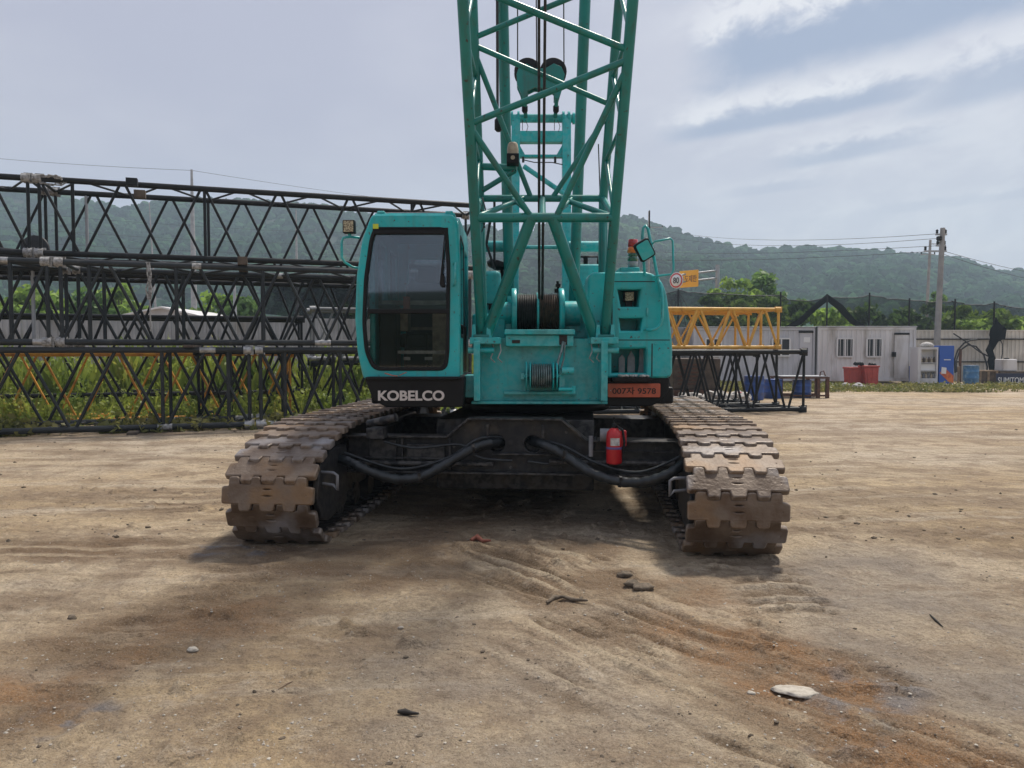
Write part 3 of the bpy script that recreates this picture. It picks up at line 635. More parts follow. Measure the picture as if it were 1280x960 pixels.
for side in (-1, 1):
    x = side*1.80; b = MB()
    b.box(x-.17, x+.17, -1.95, 1.95, .24, .74); b.box(x-.20, x+.20, -1.7, 1.7, .70, .78)
    b.box(x-side*.20-.02, x-side*.20+.02, -2.2, -1.2, .25, .72)
    tr = b.obj('crawler_track', CHASS, crane, CAR, .015)
    for e in (-1, 1):
        M = CAR @ Matrix.Translation((x, e*HL, TR+.02)) @ Matrix.Rotation(PI/2, 4, 'Y') @ Matrix.Diagonal((.70, .70, 1, 1) if e < 0 else (1, 1, 1, 1))
        w = MB().lathe([(.10,-.27),(.16,-.27),(.17,-.235),(.30,-.225),(.33,-.20),(.405,-.20),(.41,-.14),(.35,-.12),(.35,.12),(.41,.14),(.405,.20),(.33,.20),(.30,.225),(.17,.235),(.16,.27),(.10,.27)], None, 28)
        w.obj('idler_wheel', CHASS, tr, M)
    for k in range(7):
        MB().tube((x-.2, -1.5+k*.5, .17), (x+.2, -1.5+k*.5, .17), .115, n=16).obj('road_roller', CHASS, tr, CAR)
    # inner end cover with a folded step rod
    c = [(-2.46,.40),(-2.38,.66),(-2.1,.74),(-1.7,.74),(-1.7,.24),(-2.2,.17),(-2.36,.22)]
    plate('idler_cover', CHASS, tr, rounded(c, .05), [], x-side*.30, .05, .008, CAR, SIDE)
    i = -side
    st = [(x+i*.30,-2.36,.60),(x+i*.44,-2.40,.60),(x+i*.47,-2.40,.58),(x+i*.47,-2.40,.46),(x+i*.44,-2.40,.50),(x+i*.31,-2.33,.50)]
    MB().path(st, .013, 8).obj('step_rod', GREYB, tr, CAR)
    for k in range(NS):
        y, z, ang = track_pt((k+.35+side*.13)*pitch)
        jit = Matrix.Rotation(-.10+random.uniform(-.025,.025), 4, 'X') @ Matrix.Rotation(random.uniform(-.006,.006), 4, 'Y')
        # shoe local +y runs up the front of the track, +z outwards
        nrm = Vector((0, math.sin(ang-PI)*-1, math.cos(ang-PI))); t = Vector((0, nrm.z, -nrm.y))
        Rm = Matrix(((1,0,0,0),(0,t.y,nrm.y,0),(0,t.z,nrm.z,0),(0,0,0,1)))
        o = bpy.data.objects.new('track_shoe', shoe_meshes[0 if random.random() < .6 else 1])
        put(o, tr, CAR @ Matrix.Translation((x+random.uniform(-.006,.006), y, z)) @ Rm @ jit)

# --- carbody between the tracks
yf = -1.5
P_ = [(-1.5,.80),(-.58,.80),(-.38,.965),(.46,.965),(.68,.775),(1.5,.775),(1.5,.50),(-1.5,.50)]
holes = [slot(-.13,.75,.085,.085,18), slot(.20,.75,.085,.085,18)]
cb = plate('carbody', CHASS, crane, P_, holes, yf, .10, .008, CAR)
b = MB(); b.box(-.75,.75,yf+.3,1.5,.27,.94); b.box(-1.62,1.62,yf+.06,yf+.48,.46,.76); b.box(-1.62,1.62,1.0,1.5,.24,.76)
b.obj('axle_beam', CHASS, cb, CAR, .012)
b = MB()
def strip(p, q, w=.09, t=.018):
    p, q = Vector((p[0], 0, p[1])), Vector((q[0], 0, q[1])); d = q-p; M = CAR @ Matrix.Translation((p.x, yf-.02, p.z)) @ d.to_track_quat('X', 'Y').to_matrix().to_4x4()
    return d.length, M
tl = MB()
for p, q in (((-1.5,.812),(-.575,.812)),((-.585,.805),(-.375,.98)),((-.385,.978),(.465,.978)),((.455,.98),(.69,.78)),((.68,.788),(1.5,.788)),((-1.5,.488),(1.5,.488))):
    dx, dz = q[0]-p[0], q[1]-p[1]; L_ = math.hypot(dx, dz); M = Matrix.Translation((p[0], 0, p[1])) @ Matrix.Rotation(-math.atan2(dz, dx), 4, 'Y')
    tl.box(0, L_, yf-.13, yf+.06, -.009, .009, M)
tl.box(-.16,.36,yf-.12,yf-.05,.655,.668); tl.box(-1.45,-.6,yf-.11,yf-.05,.605,.62); tl.box(.72,1.45,yf-.11,yf-.05,.60,.615); tl.box(.72,1.45,yf-.09,yf-.05,.69,.70)
tl.box(-.56,-.54,yf-.10,yf-.05,.51,.80); tl.box(-1.0,-.98,yf-.10,yf-.05,.51,.80)
tl.obj('flange', CHASS, cb, CAR, .004)
b = MB()
for x0, x1, z0, z1 in ((-.95,-.6,.55,.74),(-1.3,-1.05,.55,.78)): b.box(x0, x1, yf-.085, yf-.05, z0, z1)
b.obj('cover_plate', CHASS, cb, CAR, .006)
for px, s in ((0,0),(1,0)):
    x = -.20 if not px else .30
    MB().tube((x,yf-.14,.93),(x,yf-.14,.83),.016).tube((x,yf-.14,.83),(x,yf-.05,.83),.016).obj('lock_pin', GALV if 0 else CHASS, cb, CAR)
rod('outrigger_pipe', CHASS, cb, (-1.45,yf-.12,.57), (-.15,yf-.12,.57), .022, CAR)
rod('outrigger_pipe', CHASS, cb, (.35,yf-.12,.60), (1.45,yf-.12,.60), .022, CAR)
def hose(pts, r, name='hydraulic_hose', par=cb, m=RUBBER, wrap=True):
    P = [Vector(p) for p in pts]; out = []
    for i in range(len(P)-1):
        p0, p1, p2, p3 = P[max(i-1,0)], P[i], P[i+1], P[min(i+2,len(P)-1)]
        for k in range(9):
            t = k/9; out.append(.5*((2*p1)+(p2-p0)*t+(2*p0-5*p1+4*p2-p3)*t*t+(3*p1-p0-3*p2+p3)*t**3))
    out.append(P[-1]); rr = [r*(1+(.10*math.sin(i*1.9)+.05*math.sin(i*.7) if wrap else 0)) for i in range(len(out))]
    return MB().path(out, rr, 12).obj(name, m, par)
hose([at(632,552,7.05), at(616,553,6.86), at(592,560,6.78), at(560,578,6.72), at(525,596,6.66), at(490,598,6.62), at(455,586,6.6), at(435,577,6.65), at(410,570,6.8)], .041)
hose([at(662,551,7.05), at(678,555,6.80), at(705,569,6.70), at(735,589,6.6), at(775,602,6.5), at(812,601,6.38), at(843,588,6.32), at(865,572,6.45), at(880,566,6.6)], .041)
hose([at(628,556,7.05), at(612,558,6.88), at(585,567,6.82), at(555,584,6.78), at(520,601,6.72), at(470,596,6.7)], .022)
hose([at(664,556,7.05), at(690,560,6.82), at(720,575,6.72), at(750,592,6.62), at(800,607,6.5), at(840,594,6.4)], .022)
for pts_ in ([at(640,548,7.0), at(600,548,6.80), at(560,572,6.76), at(500,586,6.7), at(430,566,6.75)], [at(655,547,7.0), at(700,556,6.78), at(745,578,6.68), at(800,590,6.5), at(860,566,6.5)],
             [at(480,552,6.85), at(520,560,6.82), at(575,556,6.82), at(600,572,6.8), at(640,576,6.8)], [at(745,546,6.85), at(735,570,6.8), at(700,580,6.8), at(660,577,6.8)]): hose(pts_, .012, 'hydraulic_line', cb, RUBBER, False)
def clamp(p, d, r_=.050):
    d = Vector(d).normalized(); MB().tube(Vector(p)-d*.012, Vector(p)+d*.012, r_, n=16).box(p[0]-.012, p[0]+.012, p[1]-r_-.012, p[1]-r_+.02, p[2]+r_*.3, p[2]+r_*.9).obj('hose_clamp', CHASS, cb)
clamp(at(592,560,6.78), (1,0,.35)); clamp(at(525,596,6.66), (1,0,.25)); clamp(at(705,569,6.70), (1,0,-.5)); clamp(at(775,602,6.5), (1,0,-.1))
b = MB()
for x in [-1.35+.225*k for k in range(13)]:
    if abs(x+.13) > .11 and abs(x-.2) > .11: b.tube((x,yf-.062,.535),(x,yf-.05,.535),.014,n=6)
for x, z in ((-.52,.72),(-.42,.86),(-.1,.9),(.2,.9),(.5,.86),(.62,.70),(.9,.72),(1.3,.72)): b.tube((x,yf-.062,z),(x,yf-.05,z),.014,n=6)
tag(b.obj('bolt_head', CHASS, cb, CAR), kind='stuff')
b = MB(); b.box(-1.28,-1.12,yf-.25,yf-.10,.80,.90); b.tube((-1.28,yf-.18,.93),(-1.0,yf-.26,1.0),.035); b.obj('chain_bracket', CHASS, cb, CAR, .01)
b = MB(); b.tube((.80,yf-.12,.845),(1.0,yf-.12,.845),.06,n=14).tube((.72,yf-.16,.66),(.72,yf-.16,.84),.02); b.obj('travel_valve', GREYB, cb, CAR)
# slewing ring
MB().lathe([(.80,.95),(.82,.96),(.82,1.05),(.74,1.06),(.74,1.14)], Matrix.Translation((CX+.12, CY+.1, 0)), 36).obj('slewing_ring', BLACKP, crane)

# --- revolving deck
b = MB(); z0, z1 = 1.06, 1.20
b.box(-1.35, 1.55, 7.35, 10.8, 1.08, 1.24)
deck = b.obj('revolving_deck', BLACKP, crane, None, .02)
YP = 7.3
fp = plate('front_panel', TEAL, crane, pxp([(594,424),(756,424),(756,500),(594,500)], YP), [], YP, .06, .006)
p0 = at(594,500,YP); p1 = at(755,424,YP)
b = MB(); b.box(p0.x, p1.x, 7.34, 8.9, p0.z+.03, p0.z+.10)
for xa in (p0.x, p1.x-.06): b.box(xa, xa+.06, 7.0, 7.28, p0.z+.01, p1.z-.02)
b.box(p0.x-.03, p1.x+.02, 7.16, 7.34, p0.z-.03, p0.z-.004)
b.obj('frame_flange', TEAL, fp, None, .006)
q0, q1 = at(632,433,7.16), at(717,412,7.16); b = MB()
b.box(q0.x, q1.x, 7.16, 7.5, q0.z, q1.z-.05); b.box(q0.x-.01, q1.x+.01, 7.12, 7.62, q1.z-.047, q1.z)
b.obj('winch_sill', TEAL, fp, None, .008)
b = MB(); s0, s1 = at(640,429,7.157), at(650,425,7.157); b.box(s0.x, s1.x, 7.152, 7.157, s0.z, s1.z); s0, s1 = at(699,431,7.157), at(709,419,7.157); b.box(s0.x, s1.x, 7.152, 7.157, s0.z, s1.z)
b.obj('rope_slot', HOLE, fp)
q0, q1 = at(630,493,7.25), at(720,489,7.25); MB().box(q0.x, q1.x, 7.20, 7.27, q0.z, q1.z).obj('weld_rib', TEAL, fp, None, .006)
for x0, x1, x2 in ((588,626,602),(737,771,755)):
    a_, c_ = at(x0,430,7.14), at(x1,422,7.14); b = MB(); b.box(a_.x, c_.x, 7.02, 7.42, a_.z, c_.z)
    for xx in (x2-9, x2+9):
        e = at(xx, 422, 7.25); pl = [(-.075,0),(.075,0),(.05,.16),(-.05,.16)]; b.prism([(e.x+u*.3, c_.z+v*.75) for u, v in pl], 7.14, 7.36)
    b.obj('boom_foot_bracket', TEAL, fp, None, .006)
    e = at(x2,438,7.2); MB().tube((e.x-.12, 7.08, e.z), (e.x+.12, 7.08, e.z), .028, n=12).obj('foot_pin', TEAL, fp)
    for k in range(2):
        e = at(x2+ (14 if x2 < 680 else -16)+k*9, 430, 7.1); pts = [e, e+Vector((.01,-.02,-.06)), e+Vector((-.02,-.03,-.13)), e+Vector((.02,-.02,-.17))]; MB().path(pts, .006, 6).obj('pin_chain', SILVER, fp)
b = MB()
for k in range(8):
    for px in (612, 742):
        e = at(px, 440+k*7.5, 7.262); b.tube((e.x,7.262,e.z),(e.x,7.275,e.z),.009,n=6)
for px in range(606, 752, 12): e = at(px, 496.5, 7.262); b.tube((e.x,7.258,e.z),(e.x,7.275,e.z),.009,n=6)
tag(b.obj('bolt_head', TEAL, fp), kind='stuff')
# small auxiliary reel on the panel
rl = MB(); c = at(677,470,7.12); X0, X1 = at(663,0,7.12).x, at(692,0,7.12).x
Mx = Matrix.Translation((0, c.y, c.z)) @ Matrix.Rotation(PI/2, 4, 'Y')
rl.tube((X0-.07,c.y,c.z),(X1+.1,c.y,c.z),.022)
for xx in (X0-.035, X0, X1, X1+.035): rl.tube((xx-.006,c.y,c.z),(xx+.006,c.y,c.z),.135,n=24)
rl.box(X1+.06, X1+.11, c.y-.02, 7.28, c.z-.15, c.z+.10); rl.box(X0-.085,X0-.055,c.y-.02,7.28,c.z-.03,c.z+.03)
rl.tube((X1+.08,c.y-.06,c.z+.05),(X1+.19,c.y-.06,c.z+.05),.035,n=12).tube((X1+.05,c.y-.08,c.z-.12),(X1+.20,c.y-.08,c.z-.12),.018).tube((X1+.19,c.y-.08,c.z-.15),(X1+.19,c.y-.08,c.z-.09),.02)
reel = rl.obj('tagline_reel', TEAL, crane)
rp = MB(); n = 9
for k in range(n):
    xa = X0+.012+(X1-X0-.024)*k/n; wdt = (X1-X0-.024)/n; rp.lathe([(.09,xa),(.112,xa+wdt*.2),(.116,xa+wdt*.5),(.112,xa+wdt*.8),(.09,xa+wdt)], Mx @ Matrix.Rotation(0,4,'Z') , 20)
rp.obj('coiled_rope', ROPE_S, reel)
MB().path([at(695,462,7.05), at(698,450,7.08), at(702,438,7.10), at(704,427,7.13)], .012, 8).path([at(701,462,7.1), at(705,448,7.1), at(706,428,7.14)], .008, 8).obj('rope_lead', ROPE_S, reel)

# --- main winch
YW = 8.0; c = at(672,392,YW); X0, X1 = at(646,0,YW).x, at(699,0,YW).x; rD = .205
Mx = Matrix.Translation((0, c.y, c.z)) @ Matrix.Rotation(PI/2, 4, 'Y')
w = MB()
for xa, xb in ((X0-.055, X0), (X1, X1+.055)): w.lathe([(.09,xa),(.255,xa),(.262,xa+.008),(.262,xb-.008),(.255,xb),(.09,xb)], Mx, 36)
w.box(X0-.30, X0-.06, c.y-.05, c.y+.25, c.z-.25, c.z-.02); w.box(X1+.06, X1+.30, c.y-.02, c.y+.25, c.z-.25, c.z+.1)
w.tube((X1+.06,c.y,c.z),(X1+.22,c.y,c.z),.13,n=16); w.tube((X0-.20,c.y,c.z),(X0-.06,c.y,c.z),.12,n=16)
w.box(X0-.1, X1+.1, c.y+.26, c.y+.32, c.z-.3, c.z+.20)
winch = w.obj('winch_drum', TEAL, crane)
for m, xa, xb in ((ROPE_D, X0+.004, (X0+X1)/2-.012), (ROPE_R, (X0+X1)/2+.012, X1-.004)):
    rp = MB(); n = 11; wd = (xb-xa)/n
    for k in range(n): rp.lathe([(rD-.018,xa+k*wd),(rD-.004,xa+(k+.25)*wd),(rD,xa+(k+.5)*wd),(rD-.004,xa+(k+.75)*wd),(rD-.018,xa+(k+1)*wd)], Mx, 28)
    rp.obj('wound_rope', m, winch)
MB().lathe([(.1,(X0+X1)/2-.011),(rD+.012,(X0+X1)/2-.011),(rD+.012,(X0+X1)/2+.011),(.1,(X0+X1)/2+.011)], Mx, 28).obj('drum_divider', TEAL, winch)
e = at(698,366,8.05); MB().box(e.x-.04,e.x+.04,8.0,8.1,e.z,e.z+.04).tube((e.x,8.05,e.z+.03),(e.x-.01,8.05,e.z+.12),.014).box(e.x-.03,e.x+.02,8.02,8.08,e.z+.06,e.z+.09).obj('limit_switch', BLACKP, winch)

# --- machinery covers behind cab
def block(name, x0, y0, x1, y1, Y, depth, par=crane, m=TEAL, bev=.03, seg=3):
    a_, c_ = at(x0, y1, Y), at(x1, y0, Y); return MB().box(a_.x, c_.x, Y, Y+depth, a_.z, c_.z).obj(name, m, par, None, bev, seg)
block('machinery_cover', 594,338,626,440,8.1,1.2, bev=.05, seg=4)
block('machinery_cover', 590,392,632,440,7.9,.9)
e = at(612,380,8.08); MB().box(e.x-.06,e.x+.05,8.06,8.1,e.z-.005,e.z+.005).box(e.x-.01,e.x+.02,8.05,8.1,e.z-.06,e.z).obj('cover_latch', BLACKP, crane)
block('machinery_cover', 706,384,740,436,8.1,.8, bev=.02)
block('air_cleaner', 722,330,751,362,9.0,.7, bev=.03)
pts = [at(722,330,9.1), at(722,321,9.1), at(747,321,9.1), at(747,330,9.1)]
MB().path(pts, .012, 8).box(at(731,0,9.1).x, at(736,0,9.1).x, 9.08, 9.14, at(0,330,9.1).z, at(0,321,9.1).z).obj('grab_rail', BLACKP, crane)
e = at(621,331,8.6); MB().lathe([(.02,-.06),(.09,-.04),(.115,0),(.10,.035),(.05,.05)], Matrix.Translation(e) @ Matrix.Rotation(.25,4,'Y'), 18).tube(e+Vector((.05,0,-.04)), e+Vector((.08,0,-.22)), .02).obj('exhaust_cap', BLACKP, crane)

# --- cab
YC = 7.0
outer = rounded(pxp([(467,271),(566,271),(571,284),(573,330),(573,472),(457,472),(450,440),(447,400),(449,345),(456,300)], YC), .03, 3)
win = rounded(pxp([(469,286),(559,286),(562,330),(561,440),(558,462),(468,462),(458,440),(455,405),(457,350),(464,300)], YC), .07, 4)
cab = plate('cab', TEAL, crane, outer, [win], YC, .07, .018)
zt, zb = at(0,271,YC).z, at(0,472,YC).z; xl, xr = at(448,0,YC).x, at(573.5,0,YC).x
side_o = rounded([(7.02,zb),(8.55,zb),(8.55,zt-.02),(8.4,zt+.02),(7.15,zt+.01),(7.02,zt-.08)], .06, 4)
side_w = rounded([(7.18,1.86),(7.30,1.74),(7.75,1.74),(7.75,2.62),(7.30,2.66),(7.18,2.58)], .05, 4); side_w2 = rounded([(7.88,1.74),(8.42,1.74),(8.42,2.62),(7.88,2.62)], .05, 4)
hnd = rounded([(7.18,1.46),(7.28,1.46),(7.28,1.70),(7.18,1.70)], .05, 5)
plate('side_panel', TEAL, cab, side_o, [side_w, side_w2, hnd], xr-.035, .05, .012, None, SIDE)
plate('side_panel', TEAL, cab, side_o, [side_w, side_w2], xl+.10, .05, .012, None, SIDE)
plate('rear_panel', TEAL, cab, [(xl+.10,zb),(xr-.04,zb),(xr-.04,zt-.02),(xl+.10,zt-.02)], [rounded([(xl+.22,1.9),(xr-.16,1.9),(xr-.16,2.6),(xl+.22,2.6)], .05)], 8.53, .05, .012)
xa, xb = at(466,0,YC).x, at(568,0,YC).x
rf = MB(); rf.box(xa, xb, 7.0, 8.5, zt-.04, zt+.035); rf.box(xa+.02, xa+.09, 7.0, 8.4, zt+.03, zt+.055); rf.box(xb-.09, xb-.02, 7.0, 8.4, zt+.03, zt+.055)
rf.obj('roof', TEAL, cab, None, .03, 4)
a_ = at(482,263,7.1); MB().box(at(476,0,7.1).x, at(563,0,7.1).x, 7.12, 8.4, zt+.036, zt+.062).obj('roof_hatch', GREYB, cab, None, .015)
MB().box(xl+.08, xr-.03, 7.05, 8.5, zb-.02, zb+.06).obj('cab_floor', BLACKP, cab)
def inset(poly, d):
    cx = sum(p[0] for p in poly)/len(poly); cy = sum(p[1] for p in poly)/len(poly)
    w_ = max(p[0] for p in poly)-min(p[0] for p in poly); h_ = max(p[1] for p in poly)-min(p[1] for p in poly)
    return [(cx+(p[0]-cx)*(1-2*d/w_), cy+(p[1]-cy)*(1-2*d/h_)) for p in poly]
gk = plate('window_gasket', BLACKP, cab, inset(win, -.004), [inset(win, .017)], YC-.02, .05, .006)
zs = at(0,389,YC).z
up = [p for p in inset(win, .02) if p[1] > zs+.01]; lo_ = [p for p in inset(win, .02) if p[1] < zs-.01]
def closed(poly, z): 
    x0 = min(p[0] for p in poly); x1 = max(p[0] for p in poly); return poly
def clip_poly(poly, z, above):
    out = []; n = len(poly)
    for i in range(n):
        p, q = poly[i], poly[(i+1)%n]; ip = (p[1] >= z) == above; iq = (q[1] >= z) == above
        if ip: out.append(p)
        if ip != iq: t = (z-p[1])/(q[1]-p[1]); out.append((p[0]+t*(q[0]-p[0]), z))
    return out
plate('windscreen', GLASS, cab, clip_poly(inset(win, .018), zs+.008, True), [], YC-.005, .008, .001)
plate('lower_window', GLASSD, cab, clip_poly(inset(win, .018), zs-.008, False), [], YC-.005, .008, .001)
x0, x1 = at(456,0,YC).x, at(562,0,YC).x
MB().box(x0+.01, x1-.01, YC-.05, YC, zs-.022, zs+.018).obj('window_bar', BLACKP, cab, None, .006)
a_, c_ = at(464,292,YC), at(562,284,YC); MB().box(a_.x+.02, c_.x-.01, YC-.045, YC-.02, a_.z-.01, c_.z-.01).obj('sun_strip', BLACKP, cab, None, .005)
MB().path([at(551,356,6.93), at(553,330,6.925), at(556,290,6.925)], [.012,.008,.004], 6).box(at(549,0,6.93).x, at(554,0,6.93).x, 6.92, 6.95, at(0,358,6.93).z, at(0,344,6.93).z).obj('wiper', BLACKP, cab)
plate('side_window', GLASS, cab, inset(side_w, -.01), [], xr-.035, .008, .001, None, SIDE); plate('side_window', GLASS, cab, inset(side_w2, -.01), [], xr-.035, .008, .001, None, SIDE)
plate('side_window', GLASS, cab, inset(side_w, -.01), [], xl+.10, .008, .001, None, SIDE); plate('side_window', GLASS, cab, inset(side_w2, -.01), [], xl+.10, .008, .001, None, SIDE)
plate('window_trim', BLACKP, cab, inset(side_w, -.022), [inset(side_w, .004)], xr-.02, .03, .004, None, SIDE)
plate('door_handle', BLACKP, cab, inset(hnd, -.006), [], xr-.05, .02, .004, None, SIDE)
plate('rear_window', GLASS, cab, [(xl+.20,1.88),(xr-.14,1.88),(xr-.14,2.62),(xl+.20,2.62)], [], 8.53, .008, .001)
MB().path([at(567,330,6.95), at(569,328,6.90), at(569,355,6.90), at(567,357,6.95)], .010, 8).obj('door_grab', TEAL, cab)
# inside the cab
cxm = (xl+xr)/2+.02
b = MB(); b.box(cxm-.24,cxm+.24,7.75,8.25,1.62,1.76); b.box(cxm-.23,cxm+.23,8.18,8.32,1.74,2.30); b.box(cxm-.13,cxm+.13,8.2,8.3,2.31,2.48); b.box(cxm-.2,cxm+.2,7.8,8.2,1.36,1.62)
b.obj('seat', SEATM, cab, None, .04, 3)
b = MB(); b.box(cxm-.42,cxm-.28,7.6,8.2,1.36,1.85); b.box(cxm+.28,cxm+.42,7.6,8.2,1.36,1.85); b.box(xl+.14,xl+.30,7.12,7.4,1.36,2.02)
b.obj('control_console', BLACKP, cab, None, .02)
b = MB()
for k in range(3):
    for s in (-1,1): b.tube((cxm+s*.35+(k-1)*.03, 7.65+k*.04, 1.84), (cxm+s*.35+(k-1)*.03, 7.6+k*.04, 2.02), .01).tube((cxm+s*.35+(k-1)*.03, 7.6+k*.04, 2.02), (cxm+s*.35+(k-1)*.03, 7.595+k*.04, 2.06), .02)
for s in (-1,1): b.tube((cxm+s*.1, 7.3, 1.36), (cxm+s*.1, 7.25, 1.75), .014)
b.obj('lever', BLACKP, cab)
MB().box(xl+.15, xl+.36, 7.45, 7.7, 1.78, 2.0).box(xr-.30, xr-.16, 7.5, 7.8, 1.40, 1.98).box(cxm-.30, cxm+.30, 7.9, 7.95, 1.80, 1.83).box(cxm-.35,cxm+.3,7.4,7.5,2.03,2.07).obj('switch_box', CREAM, cab)
MB().box(xl+.2, xr-.15, 7.2, 7.22, 1.56, 1.59).box(cxm-.12, cxm-.06, 7.24, 7.28, 1.50, 1.53).box(cxm+.08, cxm+.15, 7.24, 7.28, 1.50, 1.53).obj('foot_rail', SILVER, cab)
MB().box(at(511,0,7.1).x, at(520,0,7.1).x, 7.10, 7.13, at(0,340,7.1).z, at(0,337,7.1).z).obj('inside_lamp', PAPER, cab)
e = at(508,384,7.3); MB().box(e.x-.03, e.x+.03, 7.3, 7.36, e.z-.05, e.z+.10).obj('warning_placard', ORANGE, cab)
MB().box(at(464,0,6.95).x, at(471,0,6.95).x, 6.942, 6.948, at(0,286,6.95).z, at(0,280,6.95).z).obj('sticker', YTAPE, cab)
# skirt under the cab with the maker's lettering
sk = rounded(pxp([(455,471),(581,471),(579,509),(482,509),(466,500)], 6.9), .03, 4)
skirt = MB().prism(sk, 6.9, 8.3).obj('cab_skirt', BLACKP, crane, None, .012, 3)
MB().box(at(455,0,6.88).x, at(572,0,6.88).x, 6.87, 7.0, at(0,475,6.88).z, at(0,471,6.88).z).obj('skirt_lip', BLACKP, skirt, None, .006)
c = at(514,494.5,6.895); o = bpy.data.objects.new('lettering', text_mesh('lettering', 'KOBELCO', WHITEP, 83*6.895/F, 12.8*6.895/F, .02, .030)); put(o, skirt, Matrix.Translation(c) @ FRONT @ Matrix.Diagonal((1,1,.25,1)))
MB().path([at(481,466.5,6.9), at(486,468,6.88), at(491,469.5,6.86), at(497,470,6.88)], .005, 6).path([at(499,469.5,6.88), at(504,467,6.87), at(508,465.5,6.9)], .004, 6).obj('loose_wire', ORANGE, skirt)
block('side_step', 578,470,596,497,7.15,.6, m=TEAL, bev=.01)
# cab lamp on its bracket
lp = MB().box(-.055,.055,-.05,.03,-.06,.06).obj('work_lamp', BLACKP, crane, Matrix.Translation(at(437,284,7.05)), .01)
MB().box(-.045,.045,-.056,-.051,-.05,.05).obj('lamp_lens', LED, lp, Matrix.Translation(at(437,284,7.05)), .003)
MB().path([at(449,297,7.1), at(438,296,7.05), at(429,297,7.02), at(427,302,7.02), at(427,322,7.02), at(431,328,7.03), at(441,334,7.08), at(448,335,7.1)], .012, 8).path([at(437,296,7.05), at(437,290,7.05)], .015, 8).obj('lamp_bracket', TEAL, crane)

# --- engine house right of the boom
YH = 7.3
ho = pxp([(738,343),(805,342),(817,345),(826,354),(831,368),(835,400),(838,430),(838,470),(756,470),(756,432),(738,432)], YH)
opening = rounded(pxp([(762,434),(808,433),(810,436),(810,469),(762,469)], YH), .015, 2)
rec1 = pxp([(769,359),(804,359),(801,386),(774,386)], YH); rec2 = pxp([(771,395),(806,395),(803,416),(774,416)], YH)
house = plate('engine_house', TEAL, crane, rounded(ho, .05, 4), [opening, rec1, rec2], YH+.17, .34, .02)
b = MB()
def seam(pts):
    for p, q in zip(pts[:-1], pts[1:]):
        a_, c_ = at(*p, YH-.001), at(*q, YH-.001); d = .004; b.box(min(a_.x,c_.x)-d, max(a_.x,c_.x)+d, YH-.0025, YH+.006, min(a_.z,c_.z)-d, max(a_.z,c_.z)+d)
seam([(757,425),(837,425)]); seam([(765,352),(765,424)]); seam([(765,352),(818,352)]); seam([(815,430),(815,470)])
b.obj('panel_seam', HOLE, house); b = MB()
for px, py in ((761,360),(761,380),(761,400),(761,420),(820,430),(833,430),(820,464),(833,464),(780,429),(800,429)): e = at(px,py,YH); b.tube((e.x,YH-.010,e.z),(e.x,YH+.002,e.z),.008,n=6)
b.box(at(811,0,YH).x, at(813,0,YH).x, YH-.02, YH, at(0,395,YH).z, at(0,385,YH).z); tag(b.obj('bolt_head', TEAL, house), kind='stuff')
MB().prism(inset(ho, .01), 7.62, 10.4).obj('house_body', TEAL, house, None, .04, 3)
sk = rounded(pxp([(756,471.5),(838,471.5),(837,488),(829,501),(815,508),(756,508)], YH), .03, 4)
hs = MB().prism(sk, YH+.03, 10.3).obj('house_skirt', BLACKP, house, None, .012, 3)
a_, c_ = at(766,477,7.2), at(812,472,7.2); MB().box(a_.x, c_.x+.02, 7.18, 7.6, a_.z, c_.z).obj('tool_shelf', BLACKP, house, None, .004)
lm = MB().box(-.05,.05,-.04,.04,-.05,.05).obj('recessed_lamp', BLACKP, house, Matrix.Translation(at(786,371,7.45)), .008)
MB().box(-.04,.04,-.046,-.041,-.04,.04).obj('lamp_lens', LED, house, Matrix.Translation(at(786,371,7.45)))
b = MB(); e = at(786,381,7.45); b.box(e.x-.03,e.x+.03,7.43,7.5,e.z-.03,e.z+.03); b.obj('lamp_mount', BLACKP, house)
MB().path([at(806,412,7.27), at(812,413,7.2), at(820,411,7.2), at(826,405,7.2), at(828,395,7.2), at(828,372,7.2), at(826,356,7.2), at(823,350,7.26)], .014, 8).obj('hand_rail', TEAL, house)
bc = at(775,345,7.4); bd = at(800,334,7.4); MB().box(bc.x, bd.x, 7.4, 7.75, bc.z, bd.z).obj('beacon_base', TEAL, house, None, .01)
e = at(791,334,7.5); k = 7.5/F
for nm, m, y0, y1, r in (('beacon_foot', GALV, 334, 327, 6.2), ('beacon_lens', GREENG, 327, 321, 6.5), ('beacon_lens', GREENG, 320.6, 317.5, 6.5), ('beacon_lens', ORL, 317, 309.5, 7), ('beacon_lens', REDL, 309, 300, 6.3)):
    MB().lathe([(r*k*.9,(334-y0)*k),(r*k,(334-y0)*k+.004),(r*k,(334-y1)*k-.004),(r*k*.9,(334-y1)*k)], Matrix.Translation(e), 20).obj(nm, m, house)
